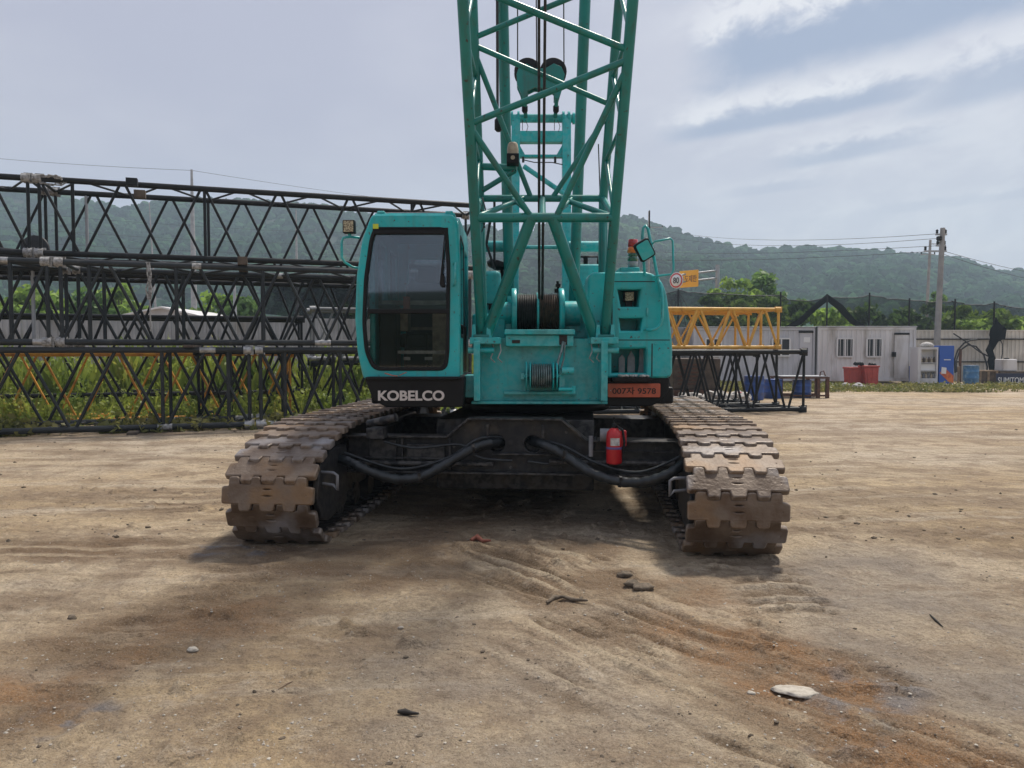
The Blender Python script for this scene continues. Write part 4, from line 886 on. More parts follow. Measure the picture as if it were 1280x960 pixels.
# mirror mast
MB().path([at(826,372,7.25), at(823,352,7.25), at(818,325,7.25), at(812,296,7.25), at(810,286,7.26), at(807,282,7.26), at(804,285,7.26), at(803,295,7.26), at(804,315,7.26), at(806,345,7.3)], .014, 8).path([at(814,306,7.25), at(818,302,7.22), at(838,298,7.2), at(841,301,7.2), at(842,338,7.2), at(839,343,7.2), at(815,346,7.25)], .010, 8).obj('mirror_mast', TEAL, house)
mo = rounded([(-.072,-.085),(.072,-.085),(.072,.085),(-.072,.085)], .02, 3)
MM = Matrix.Translation(at(805.5,312.5,7.18)) @ Matrix.Rotation(R(12),4,'Z') @ Matrix.Rotation(R(10),4,'X') @ Matrix.Rotation(R(-32),4,'Y')
mi = put(bpy.data.objects.new('wing_mirror', plate_mesh('wing_mirror', BLACKP, mo, [], .04, .008)), house, MM @ FRONT)
put(bpy.data.objects.new('mirror_glass', plate_mesh('mirror_glass', TEAL, inset(mo, .008), [], .006, .001)), house, MM @ Matrix.Translation((0,-.022,0)) @ FRONT)  # teal painted back of the mirror, not reflecting glass
rod('aerial', BLACKP, house, at(812,290,7.4), at(812,263,7.4), .005)
# licence plate
pc = at(792.5,488,7.27); pw, ph = 65*7.27/F, 16.5*7.27/F
lp = put(bpy.data.objects.new('licence_plate', plate_mesh('licence_plate', ORANGE, rounded([(-pw/2,-ph/2),(pw/2,-ph/2),(pw/2,ph/2),(-pw/2,ph/2)], .01, 2), [], .012, .003)), crane, Matrix.Translation(pc) @ FRONT)
put(bpy.data.objects.new('plate_number', text_mesh('plate_number', '007자 9578', HOLE, pw*.84, ph*.56, .02, .014)), lp, Matrix.Translation(pc+Vector((0,-.007,-.003))) @ FRONT @ Matrix.Diagonal((1,1,.1,1)))
MB().box(pc.x-pw*.46,pc.x-pw*.46+.008,pc.y-.01,pc.y-.005,pc.z-.004,pc.z+.004).obj('plate_screw', SILVER, lp)
MB().box(pc.x-pw/2-.01, pc.x+pw/2+.01, 7.285, 7.34, pc.z-ph/2, pc.z+ph/2+.02).obj('plate_holder', BLACKP, crane)

# --- boom
boom = put(bpy.data.objects.new('lattice_boom', None), crane, Matrix.Translation((.3, 7.3, 1.7)))
def ext(a, b, t): return a+(b-a)*t
fL0, fL1 = at(602,421,7.25), at(578.5,0,6.06); fR0, fR1 = at(756,421,7.25), at(791,0,6.06)
rL0, rL1 = at(604,421,7.42), at(591,0,7.0); rR0, rR1 = at(753,421,7.42), at(774,0,7.0)
rLm, rRm = at(600,248,7.53), at(754,248,7.53)
def onp(A, B, py):
    lo, hi = -.2, 2.
    for _ in range(50):
        m_ = (lo+hi)/2
        if proj_y(ext(A, B, m_)) > py: lo = m_
        else: hi = m_
    return ext(A, B, lo)
TOPF = -190
fLt, fRt = onp(fL0, fL1, TOPF), onp(fR0, fR1, TOPF); rLt, rRt = onp(rLm, rL1, TOPF), onp(rRm, rR1, TOPF)
CR = .046
for a_, c_ in ((fL0, fLt), (fR0, fRt)): rod('boom_chord', TEALB, boom, a_, c_, CR, n=16)
for a_, m_, c_ in ((rL0, rLm, rLt), (rR0, rRm, rRt)):
    rod('boom_chord', TEALB, boom, a_, m_, CR*.94, n=16); rod('boom_chord', TEALB, boom, m_, c_, CR*.94, n=16)
f = lambda s, y: onp(fL0, fL1, y) if s < 0 else onp(fR0, fR1, y)
r = lambda s, y: onp(rLm, rL1, y) if s < 0 else onp(rRm, rR1, y)
LR = .0275
def lace(a_, c_, q=LR): rod('lacing', TEALB, boom, a_, c_, q, n=12)
h0, h1 = f(-1,272), f(1,272); g0, g1 = r(-1,248), r(1,248)
lace(h0, h1, .042); lace(g0, g1, .034)
fm = lambda x: h0+(h1-h0)*((x-595)/(766-595)); rm = lambda x: g0+(g1-g0)*((x-600)/(754-600))
lace(fm(664), at(608,419,7.22), .052); lace(fm(690), at(743,419,7.22), .052)
lace(fm(664), f(-1,158)); lace(fm(694), f(1,84)); lace(f(-1,155), f(1,75)); lace(f(1,63), f(-1,-22)); lace(f(-1,-30), f(1,-120)); lace(f(1,-128), f(-1,-185))
lace(rm(664), r(-1,66), .025); lace(rm(690), r(1,138), .025); lace(r(-1,57), r(1,131), .025); lace(r(-1,47), r(1,-29), .025); lace(r(1,-36), r(-1,-120), .025)
for s in (-1, 1):
    pts = [f(s,272), r(s,200), f(s,155), r(s,95), f(s,40), r(s,-10), f(s,-70), r(s,-120)]
    for a_, c_ in zip(pts[:-1], pts[1:]): lace(a_, c_, .020)
    lace(f(s,272), r(s,248), .028); lace(f(s,421), r(s,248), .02)
lace(h0, rm(655), .026); lace(h1, rm(701), .026); lace(fm(678), rm(678), .030); lace(fm(668), rm(640), .02); lace(fm(690), rm(715), .02)
for p in (fL0, fR0): MB().box(p.x-.075, p.x+.075, 7.13, 7.40, p.z-.05, p.z+.02).obj('boom_foot', TEALB, boom, None, .01)
# floodlight bracket inside the boom
rod('lamp_arm', TEALB, boom, r(-1,208), at(646,210,7.35), .035); rod('lamp_arm', TEALB, boom, r(-1,240), at(644,213,7.35), .026)
fl = at(641,200,7.3); MB().box(fl.x-.058,fl.x+.058,7.22,7.36,fl.z-.05,fl.z+.045).obj('boom_horn', BLACKP, boom, None, .008)
MB().lathe([(.052,0),(.054,.05),(.046,.10),(.035,.115)], Matrix.Translation(fl+Vector((0,0,.045))), 16).obj('horn_cap', CREAM, boom)
MB().lathe([(.018,0),(.02,.01)], Matrix.Translation(fl+Vector((0,-.085,0))) @ Matrix.Rotation(PI/2,4,'X'), 14).obj('horn_cone', CREAM, boom)
MB().path([at(603,247,7.3), at(607,262,7.2), at(603,275,7.15), at(606,285,7.15)], .006, 6).path([at(601,262,7.1), at(606,268,7.1), at(606,280,7.12), at(602,290,7.1)], .005, 6).obj('signal_wire', WIRE, boom)

# --- gantry, backstops, equaliser
gan = put(bpy.data.objects.new('gantry', None), crane, Matrix.Translation((.34, 9.0, 1.3)))
def beam(name, a_, c_, w_, d_, m, par):
    a_, c_ = Vector(a_), Vector(c_); L_ = (c_-a_).length; dz = (c_-a_).normalized(); ax = Vector((1,0,0)); ay = dz.cross(ax).normalized(); ax = ay.cross(dz)
    Mx_ = Matrix.Identity(4)
    for i in range(3): Mx_[i][0], Mx_[i][1], Mx_[i][2], Mx_[i][3] = ax[i], ay[i], dz[i], a_[i]
    return MB().box(-w_/2, w_/2, -d_/2, d_/2, 0, L_).obj(name, m, par, Mx_, .008)
YG0, YG1 = 8.9, 9.5
for x0, x1 in ((642,645),(708,708)):
    beam('gantry_post', at(x0,420,YG0), at(x1,149,YG1), .105, .14, TEAL, gan)
a_, c_ = at(637,148,9.5), at(720,148,9.5); rod('gantry_shaft', TEAL, gan, a_, c_, .052, n=16)
for xx in (640,648,704,711,717): e = at(xx,148,9.5); MB().tube(e-Vector((.014,0,0)), e+Vector((.014,0,0)), .085 if xx < 714 else .07, n=18).obj('shaft_collar', TEAL, gan)
for y0, y1 in ((165,179),):
    a_, c_ = at(648,y1,9.44), at(704,y0,9.44); MB().box(a_.x, c_.x, 9.38, 9.5, a_.z, c_.z).obj('gantry_crossbeam', TEAL, gan, None, .008)
a_, c_ = at(648,197.5,9.4), at(704,194,9.4); MB().box(a_.x, c_.x, 9.36, 9.44, a_.z, c_.z).obj('gantry_crossbeam', TEAL, gan, None, .005)
for s, xg in ((1,649),(-1,703)):
    pl = [at(xg,181,9.4), at(xg,195,9.4), at(xg+s*8,195,9.4)]; MB().prism([(p.x, p.z) for p in pl], 9.38, 9.42).obj('gusset', TEAL, gan)
rod('gantry_brace', TEAL, gan, at(655,208,9.3), at(705,242,9.2), .03)
MB().path([at(655,200,9.3), at(668,203,9.3), at(690,203,9.3), at(704,206,9.3)], .006, 6).tube(at(654,196,9.3), at(654,203,9.3), .015).tube(at(694,196,9.3), at(694,203,9.3), .015).obj('gantry_wire', WIRE, gan)
for a_, c_, q in ((at(605,308,8.6), at(634,308,8.6), .062), (at(711,308,8.6), at(753,308,8.6), .058), (at(632,309,8.6), at(713,309,8.6), .022)): rod('crossbar', TEAL, gan, a_, c_, q, n=14)
for a_, c_ in ((at(638,430,8.75), at(625,-150,7.7)), (at(715,430,8.75), at(737,-150,7.7))):
    rod('backstop', TEALB, crane, a_, c_, .058, n=16)
rod('backstop_cable', WIRE, crane, at(622,160,8.0), at(621,-150,7.7), .014); MB().lathe([(.02,-.07),(.04,-.05),(.04,.05),(.02,.07)], Matrix.Translation(at(623,156,8.0)), 10).obj('cable_end', BLACKP, crane)
rod('stay_rod', WIRE, crane, at(618,336,8.5), at(608,305,8.5), .014); rod('stay_rod', WIRE, crane, at(608,305,8.5), at(614,268,8.4), .016); rod('stay_rod', WIRE, crane, at(618,327,8.5), at(618,250,8.4), .014)
YE = 9.3; k = YE/F
eq = put(bpy.data.objects.new('equaliser_block', None), crane, Matrix.Translation(at(675,100,YE)))
oe = [(646,95),(649,86),(658,82),(668,88),(682,88),(692,82),(701,86),(705,95),(703,108),(700,118),(698,125),(693,125),(693,116),(688,112),(668,111),(660,115),(659,125),(653,125),(651,117),(647,108)]
plate('cheek_plate', TEALB, eq, pxp(oe, YE), [], YE-.05, .03, .004); plate('cheek_plate', TEALB, eq, pxp(oe, YE), [], YE+.09, .03, .004)
for xx in (659.5, 691.5):
    e = at(xx,90,YE); MB().lathe([(.05,-.055),(.155,-.055),(.16,-.045),(.14,-.02),(.14,.02),(.16,.045),(.155,.055),(.05,.055)], Matrix.Translation(e+Vector((0,.02,0))) @ Matrix.Rotation(PI/2,4,'X'), 26).obj('sheave', BLACKP, eq)
for xx in (656, 696):
    rod('pendant_link', TEALB, eq, at(xx,122,YE), at(xx-(2 if xx > 680 else -1),147,9.45), .024); e = at(xx-(1 if xx>680 else 0),136,9.38); MB().lathe([(.02,-.05),(.036,-.03),(.036,.03),(.02,.05)], Matrix.Translation(e), 12).obj('link_socket', BLACKP, eq)
    MB().path([at(xx+1,150,9.4), at(xx+4,158,9.38), at(xx+2,165,9.38)], .004, 5).path([at(xx-3,150,9.4), at(xx-3,163,9.38)], .004, 5).obj('rope_tail', WIRE, eq)
for a_, c_ in (((647,92),(647,-160)),((705,92),(704,-160)),((671,88),(669,-160)),((680,88),(682,-160))):
    rod('luffing_rope', ROPE_D, crane, at(*a_, YE), at(*c_, 8.2), .0075, n=6)
for a_, c_ in (((674,374),(673.5,-160)),((678,374),(683,-160))):
    rod('hoist_rope', ROPE_D, crane, at(*a_, 7.85), at(*c_, 6.6), .0135, n=8)
rod('hoist_rope', ROPE_D, crane, at(751,272,7.9), at(748,180,7.6), .006, n=6)

# --- things kept on the crane
e = at(768,531,6.62); k = 6.62/F
fe = thing('fire_extinguisher', 'red fire extinguisher strapped to the dark chassis beside the right crawler track', 'fire extinguisher', at(768,580,6.62))
B0 = at(767.5,580,6.62); hh = 48*k
MB().lathe([(.045,0),(.064,.006),(.068,.02),(.068,hh*.74),(.060,hh*.84),(.035,hh*.93),(.022,hh*.95)], Matrix.Translation(B0), 24).obj('cylinder', RED, fe)
MB().lathe([(.0695,hh*.40),(.0705,hh*.405),(.0705,hh*.455),(.0695,hh*.46)], Matrix.Translation(B0), 24).obj('strap', mat('purple_strap', (.12,.08,.22), .6), fe)
MB().add([(B0.x+math.sin(t)*.0692, B0.y-math.cos(t)*.0692, B0.z+hh*z) for z in (.50,.70) for t in (-.6,-.3,0,.3,.6)], [(i,i+1,i+6,i+5) for i in range(4)], True).obj('paper_label', RAG, fe)
v = B0+Vector((0,0,hh*.95)); MB().lathe([(.02,0),(.022,.03),(.014,.04)], Matrix.Translation(v), 12).box(v.x-.015,v.x+.06,v.y-.012,v.y+.012,v.z+.03,v.z+.042).path([v+Vector((.0,0,.035)), v+Vector((-.01,0,.06)), v+Vector((.0,0,.09))], .008, 6).obj('valve', BLACKP, fe)
MB().path([v+Vector((.02,-.02,.02)), v+Vector((.07,-.02,-.02)), v+Vector((.085,-.03,-.12)), v+Vector((.075,-.04,-.22))], .011, 8).obj('discharge_hose', BLACKP, fe)
e = v+Vector((.075,0,-.04)); MB().box(e.x-.02,e.x+.03,e.y-.02,e.y+.03,e.z-.12,e.z+.02).obj('holder', RED, fe, None, .01)
for px0, px1, pyt, tip, lb in ((773.2,781,443,.035,'shortest of the three grey pointed boards standing in the crane tool bay'), (784,793.6,438,.07,'middle grey pointed board with straight sides standing in the crane tool bay'), (796,807.5,434,.09,'tallest grey pointed board, tapering, at the far right in the crane tool bay')):
    a_, c_ = at(px0,469.5,7.45), at(px1,pyt,7.45); mid = (a_.x+c_.x)/2
    if px0 > 795: pl = [(a_.x,a_.z),(c_.x,a_.z),(c_.x-.01,c_.z-.2),(mid+.015,c_.z),(mid-.02,c_.z-.01),(a_.x+.02,c_.z-.18)]
    else: pl = [(a_.x,a_.z),(c_.x,a_.z),(c_.x,c_.z-tip),(mid,c_.z),(a_.x,c_.z-tip)]
    o = MB().prism(pl, 7.44, 7.47).obj('pointed_board', GREYB, None, Matrix.Translation((0,0,0)), .004); tag(o, lb, 'board', 'pointed boards kept in the tool bay')
b = MB(); 
for k_ in range(26):
    e = at(random.uniform(773,814), 470.6-random.random()*1.2, random.uniform(7.2,7.32)); q = random.uniform(.015,.035)
    b.lathe([(q*.3,-q*.3),(q,-.1*q),(q*.8,q*.3),(q*.2,q*.45)], Matrix.Translation(e) @ Matrix.Rotation(random.uniform(-.4,.4),4,'X') @ Matrix.Rotation(random.uniform(0,6),4,'Z'), 7)
tag(b.obj('crumpled_rag', RAG), 'crumpled white rag spread on the shelf above the orange licence plate', 'rag')

# ------------------------------------------------------------------ stacked lattice sections
def lattice(label, P0, ang, s0, s1, z0, h, w, m, cr=.05, br=.026, bay=1.55, group='lattice boom sections stacked in the yard', ends=(True, True), phase=0., n=8, lugs=SILVER, posts=(), knots=False):
    if m in (TRUSS, TRUSSB) and cr == .05: cr = .058; br *= 1.2
    Fm = Matrix.Translation((P0[0], P0[1], 0)) @ Matrix.Rotation(ang, 4, 'Z') @ Matrix.Translation((s0, 0, z0))
    L = s1-s0; base = Fm @ Vector((L/2, w/2, 0))
    t = thing('lattice_section', label, 'crane lattice', base, group)
    C = lambda s, i: Vector((s, w if i & 1 else 0, h if i & 2 else 0))
    for i in range(4): rod('chord', m, t, C(0,i), C(L,i), cr, Fm, 12)
    nb = max(2, round(L/bay)); st = L/nb
    faces = ((0,2,0),(1,3,1),(2,3,0),(0,1,1))
    for a_, c_, ph in faces:
        q = br if (a_, c_) in ((0,2),(1,3)) else br*.8
        for k in range(nb):
            x0, x1, x2 = k*st+.04, (k+.5)*st, (k+1)*st-.04
            if (ph+int(phase)) % 2: u, v_ = c_, a_
            else: u, v_ = a_, c_
            rod('brace', m, t, C(x0,u), C(x1-.04,v_), q, Fm, n); rod('brace', m, t, C(x1+.04,v_), C(x2,u), q, Fm, n)
    for x in posts:
        for a_, c_ in ((0,2),(1,3)): rod('upright', m if random.random() < .85 else GALV, t, C(x,a_), C(x,c_), br*1.2, Fm, n)
    if knots:
        for k in range(nb+1):
            for i, off in ((0,0),(2,.5),(1,0),(3,.5)):
                x = min(max((k+off)*st, .2), L-.2); q = random.uniform(.07,.16)
                if random.random() < .45: rod('weld_collar', WRAP if random.random() < .5 else SILVER, t, C(x-q,i), C(x+q,i), cr*1.07, Fm, 12)
    for e, x in zip(ends, (.03, L-.03)):
        if not e: continue
        for a_, c_ in ((0,2),(1,3),(0,1),(2,3)): rod('end_post', m, t, C(x,a_), C(x,c_), br*1.15, Fm, n)
        for i in range(4):
            p = C(x,i); MB().tube(p+Vector((-.10,0,0)), p+Vector((.05,0,0)), cr*1.5, n=12).box(p.x-.06,p.x+.09,p.y-.02,p.y+.02,p.z-cr*1.7,p.z+cr*1.7).obj('end_lug', lugs, t, Fm)
    return t, Fm
P0 = (-9.33, 14.0); AN = R(18.5)
lattice('charcoal lattice section lying on the ground, bottom of the stack at its near end', P0, AN, -5.2, 4.32, .10, 1.49, 1.5, TRUSS, posts=(7.9, 9.1), knots=True)
PK = (-9.33-.317*1.85, 14.0+.948*1.85)
lattice('dark lattice section on the ground close behind the white lug joint', PK, AN, 3.2, 8.7, .10, 1.45, 1.4, TRUSSB, br=.024, bay=1.2, lugs=TRUSSB)
lattice('charcoal lattice section on the ground running from the white lug joint behind the crane cab', P0, AN, 4.48, 8.9, .10, 1.49, 1.5, TRUSS, phase=1, posts=(.5, 1.6), knots=True)
lattice('dark lattice section in the middle tier left of the pale tape wrapped joint', P0, AN, -5.0, .82, 1.74, 1.48, 1.5, TRUSS, phase=1, lugs=WRAP, posts=(5.2,), knots=True)
lattice('long charcoal lattice section in the middle tier right of the pale tape wrapped joint', P0, AN, .98, 8.9, 1.74, 1.48, 1.5, TRUSS, lugs=WRAP, posts=(.5, 2.0, 3.6, 6.4), knots=True)
P3 = (-9.8, 14.75)
lattice('black lattice section on the top tier left of the bundled rope', P3, AN, -5.0, .55, 3.47, 1.42, 1.3, TRUSSB, br=.023, lugs=WRAP)
lattice('long black lattice section on the top tier carrying two small black boxes', P3, AN, .68, 9.6, 3.47, 1.42, 1.3, TRUSSB, br=.023, phase=1, lugs=WRAP, posts=(.6, 3.0, 7.3))
PB = (-9.33-.317*2.3, 14.0+.948*2.3)
lattice('orange lattice section in the weeds just behind the bottom charcoal one', PB, AN, -5, 5.2, .08, 1.42, 1.3, TRUSSY, br=.024, lugs=TRUSSY)
PD = (-9.33-.317*4.6, 14.0+.948*4.6)
lattice('black lattice section in the weeds behind the orange one', PD, AN, -5, 5.6, .5, 1.9, 1.3, TRUSSB, br=.025, bay=2.0, lugs=TRUSSB)
PG = (-9.33-.317*5.3, 14.0+.948*5.3)
lattice('silver grey lattice section raised behind the crane cab', PG, AN, 5.9, 10.2, 1.35, 1.35, 1.2, TRUSSG, cr=.055, br=.03, phase=1)
lattice('black lattice section lying under the silver grey one behind the crane cab', PG, AN, 5.9, 10.2, .08, 1.15, 1.2, TRUSSB, cr=.05, br=.028, lugs=TRUSSB)
PH = (-9.33-.317*1.75, 14.0+.948*1.75)
lattice('second dark lattice section of the middle tier, standing behind the front one', PH, AN, -5, 8.6, 1.76, 1.40, 1.3, TRUSSB, br=.024, bay=1.25, lugs=TRUSSB)
# dunnage between the tiers
G_D = 'timber blocks between the stacked sections'
A2 = lambda P, s, o: Vector((P[0]+math.cos(AN)*s-math.sin(AN)*o, P[1]+math.sin(AN)*s+math.cos(AN)*o, 0))
for (P, s, z, t_, lb) in ((P0,-1.2,1.64,.05,'thin timber bearer between bottom and middle tiers at the near end'),(P0,3.2,1.64,.05,'thin timber bearer between bottom and middle tiers near the white joint'),(P0,7.2,1.64,.05,'thin timber bearer between bottom and middle tiers beside the crane cab'),
                        (P0,-.4,3.27,.15,'timber bearer under the top tier near the rope bundle'),(P0,4.2,3.27,.15,'timber bearer under the top tier at mid length'),(P0,8.2,3.27,.15,'timber bearer under the top tier beside the crane cab'),
                        (P0,2.2,0,.05,'short timber block under the lowest charcoal chord')):
    c = A2(P, s, .95 if z > 2 else .75); Mz = Matrix.Translation((c.x, c.y, z)) @ Matrix.Rotation(AN, 4, 'Z')
    tag(MB().box(-.09,.09,-1.15,1.15,0,t_).obj('timber_bearer', BROWNB, None, Mz, .006), lb, 'timber', G_D)
def bundle(name, label, c, r_, n, m, turns=7, cat='rope'):
    b = MB()
    for k in range(n):
        a0 = random.uniform(0, 6); pts = []
        for i in range(12):
            t = i/11*turns*.5+a0; q = r_*random.uniform(.6, 1.05); pts.append(Vector(c)+Vector((q*1.9*math.cos(t)*random.uniform(.7,1), q*.6*math.sin(t*1.3), q*.55*math.sin(t)+random.uniform(-.02,.02))))
        b.path(pts, .014, 5)
    return tag(b.obj(name, m), label, cat)
bundle('rope_bundle', 'tangled pale rope bundled on the top lattice near its joint', at(57,228,14.9)+Vector((0,.1,.06)), .17, 6, WRAP)
for px, py, lb in ((165,228,'small black box standing on the uppermost lattice chord'),(175,243,'small rusty black box hung below the uppermost lattice chord')):
    e = at(px,py,14.72+.3); tag(MB().box(-.10,.10,-.08,.08,-.075,.075).box(-.085,.085,-.088,-.081,-.06,.06).obj('lamp_box', TRUSSB if py < 240 else BROWNB, None, Matrix.Translation(e) @ Matrix.Rotation(AN,4,'Z'), .01), lb, 'box', 'small boxes on the top lattice')
e = at(188,333,14.3)
b = MB()
for k in range(5): b.path([e+Vector((random.uniform(-.05,.05),-.09,.07)), e+Vector((random.uniform(-.06,.06),-.10,-.15)), e+Vector((random.uniform(-.07,.07),-.09,-.42)), e+Vector((random.uniform(-.05,.05),-.08,-.62 if k else -1.2))], .014, 5)
tag(b.obj('hanging_rope', WRAP), 'pale rope hanging down from the middle tier lattice', 'rope')
# black pendants coiled on the middle tier at far left
b = MB()
for k in range(5): b.path([at(-30,308+k*4,15.2), at(20,313+k*4,15.2), at(45,322+k*3,15.2), at(56,330+k,15.2)], .03, 6)
b.lathe([(.16,-.03),(.28,-.03),(.28,.03),(.16,.03)], Matrix.Translation(at(44,312,15.3)) @ Matrix.Rotation(PI/2,4,'X'), 24)
tag(b.obj('pendant_cable', WIRE), 'heavy black cables and pulley laid over the middle tier at its far left', 'cable')
weeds('weed_patch', -26, 0, 1.2, 9.8, 22000, .08, .62, WEED, 3, (17.4, .317), .036)
weeds('weed_patch', -30, 4, 5.2, 9.6, 15000, .5, 1.7, WEED, 13, (17.4, .317), .045)
weeds('weed_fringe', -20, -3.5, -.1, .8, 2600, .05, .28, DRYG, 4, (17.05, .317))

# right hand sections
P5 = at(898,0,19.3); P5 = (P5.x, 19.2); A5 = R(9)
lattice('black lattice section on the ground right of the crane, ending in round lugs', P5, A5, -3.4, 2.42, .08, 1.46, 1.4, TRUSSB, cr=.06, br=.032, bay=.97, phase=1, lugs=TRUSSB)
P7 = (P5[0]-math.sin(A5)*1.9, P5[1]+math.cos(A5)*1.9)
lattice('black lattice section on the ground behind the one with round lugs', P7, A5, -3.6, 2.1, .08, 1.40, 1.3, TRUSSB, cr=.05, br=.028, bay=.95, lugs=TRUSSB)
P6 = at(835,0,21.5); P6 = (P6.x, 20.1)
lattice('yellow lattice section lying on top of the black one right of the crane', (P6[0], 19.62), A5, -2.6, 2.72, 1.66, .98, .95, TRUSSYL, cr=.045, br=.033, bay=.88, lugs=TRUSSYL)
lattice('second yellow lattice section lying close behind the front yellow one', (P6[0]-.18, 20.75), A5, -2.4, 2.45, 1.66, .95, .8, TRUSSYL, cr=.04, br=.03, bay=1.2, lugs=TRUSSYL)
for s, lb in ((-2.2,'timber bearer under the hidden end of the yellow lattice'),(1.6,'timber bearer under the visible end of the yellow lattice')):
    Mz = Matrix.Translation((P5[0], P5[1], 0)) @ Matrix.Rotation(A5, 4, 'Z') @ Matrix.Translation((s, .7, 1.595))
    tag(MB().box(-.06,.06,-.75,.75,0,.022).obj('timber_bearer', WOOD, None, Mz), lb, 'timber', G_D)

# ------------------------------------------------------------------ yard wall, nets, poles, cabins
def wall_run(label, a_, c_, h, m, pw_=1.8, grp='panels of the yard wall', z0=0., rail=True, nrib=9):
    a_, c_ = Vector(a_), Vector(c_); d = c_-a_; L = d.length; ang = math.atan2(d.y, d.x); n = max(1, round(L/pw_)); w_ = L/n
    Mz = Matrix.Translation((a_.x, a_.y, 0)) @ Matrix.Rotation(ang, 4, 'Z')
    t = thing('panel_wall', label, 'wall', (Mz @ Vector((L/2,0,0))))
    pts = [(0,0)]; rb = w_/nrib
    for k in range(nrib): pts += [(k*rb+rb*.30,0),(k*rb+rb*.42,-.04),(k*rb+rb*.78,-.04),(k*rb+rb*.90,0)]
    pts += [(w_-.012,0)]
    b = MB(); vs = [(x,y,z0) for x, y in pts]+[(x,y,h) for x, y in pts]; N_ = len(pts); b.add(vs, [(i,i+1,N_+i+1,N_+i) for i in range(N_-1)]); b.add([(x,y+.012,z) for x,y,z in vs], [(i+1,i,N_+i,N_+i+1) for i in range(N_-1)])
    me = b.mesh('panel', m)
    for k in range(n): put(bpy.data.objects.new('panel', me), t, Mz @ Matrix.Translation((k*w_, 0, random.uniform(-.015,.015))))
    if rail:
        for z in (h-.42, h*.38): MB().box(0, L, -.10, -.05, z-.03, z+.03).obj('rail', BLACKP, t, Mz)
        MB().box(0, L, -.06, .06, h-.01, h+.05).obj('cap', m, t, Mz)
    for k in range(n//2+1): MB().box(min(2*k*w_, L)-.04, min(2*k*w_, L)+.04, .03, .10, 0, h).obj('wall_post', GALV, t, Mz)
    return t
wall_run('long grey panel wall behind the lattice stack and the weeds', (-34,25.5,0), (-1,29.5,0), 2.75, PANEL, rail=False)
wall_run('grey panel wall running behind the crane towards the cabins', (-1,29.6,0), (9.2,38.6,0), 2.7, PANEL, rail=False)
wall_run('beige ribbed wall with dark rails right of the white cabin', (9.2,39.4,0), (40,39.4,0), 2.55, PANELW)
def net(name, label, cols, Y, m, sag=.12, group=None):
    """cols: (px, top py, bottom py); the net is pinned at each column and sags between them"""
    V = []; n = 8; k = 7
    for i in range(len(cols)-1):
        for j in range(n if i < len(cols)-2 else n+1):
            t = j/n; a_, c_ = cols[i], cols[i+1]; px = a_[0]+(c_[0]-a_[0])*t
            s_ = math.sin(t*PI); top = a_[1]+(c_[1]-a_[1])*t+s_*sag*30; bot = a_[2]+(c_[2]-a_[2])*t
            P = [at(px, top+(bot-top)*q/k, Y) for q in range(k+1)]
            for q, p in enumerate(P): p.y += .18*math.sin(px*.25+q)+.10*math.sin(px*.6+1.3*q)
            V.append(P)
    b = MB(); b.add(sum(V, []), [(i*(k+1)+q, (i+1)*(k+1)+q, (i+1)*(k+1)+q+1, i*(k+1)+q+1) for i in range(len(V)-1) for q in range(k)], True)
    o = b.obj(name, m); tag(o, label, 'net', group)
    rod('top_cord', WIRE, o, V[0][0], V[0][1], .02) if 0 else None
    MB().path([P[0] for P in V], .025, 5).obj('top_cord', WIRE, o)
    return o
YN = 41.0
G_N = 'black shade nets above the yard wall'
NET1 = net('shade_net', 'black net over the yellow lattice gathered to a point under the orange road sign', [(800,372,432),(848,363,430),(900,367,425),(976,369,420)], YN, NET, .05, G_N)
net('shade_net', 'black net between the left posts dipping under the pointed tent peak', [(976,369,408),(1003,376,400),(1034,370,374)], YN, NET, .08, G_N)
net('shade_net', 'black net from the tent peak sloping to the concrete pole', [(1034,370,374),(1060,372,398),(1087,369,417),(1137,375,424),(1194,377,426)], YN, NET, .05, G_N)
net('shade_net', 'black net right of the concrete pole hanging in a short curtain', [(1190,376,398),(1218,381,400),(1243,379,395),(1262,383,400),(1300,388,389)], YN, NET, .05, G_N)
net('shade_net', 'dark sagging net behind the lattice stack left of the crane cab', [(330,340,392),(380,352,398),(430,350,402),(500,352,405)], 30.5, NETD, .1, G_N)
b = MB().path([at(975,414,YN-.2), at(1000,402,YN-.2), at(1018,385,YN-.2), at(1034,372,YN-.2), at(1050,384,YN-.2), at(1066,402,YN-.2), at(1085,412,YN-.2)], [.10,.16,.15,.20,.18,.16,.10], 8)
tag(b.obj('bunched_net', NETD), 'bunched black net rising to a tent peak above the cabins', 'net')
b = MB()
for k in range(7):
    j = lambda q: random.uniform(-q, q)
    b.path([at(1245,397,38.8), at(1246+j(2),403,38.8), at(1248+j(7),411+j(2),38.7), at(1247+j(7),419+j(2),38.6), at(1241+j(4),427,38.5), at(1237+j(4),438,38.4), at(1240+j(4),452,38.3), at(1242+j(5),463,38.2), at(1243+j(6),473,38.2)], [.02,.05,.14,.15,.10,.07,.08,.10,.12], 6)
tag(b.obj('hanging_net', NETD), 'black bunched net hanging down over the beige wall beside the white tank', 'net')
for k, (dx) in enumerate((-32,-14,2,18,30)):
    pass
b = MB()
for dx in (-22,-10,0,10,24): b.path([at(848,363,YN-.3), at(848+dx*.5,385,YN-.3), at(848+dx,410,YN-.3)], .022, 5)
b.obj('net_cord', WIRE, NET1)
G_P = 'thin posts holding the shade net'
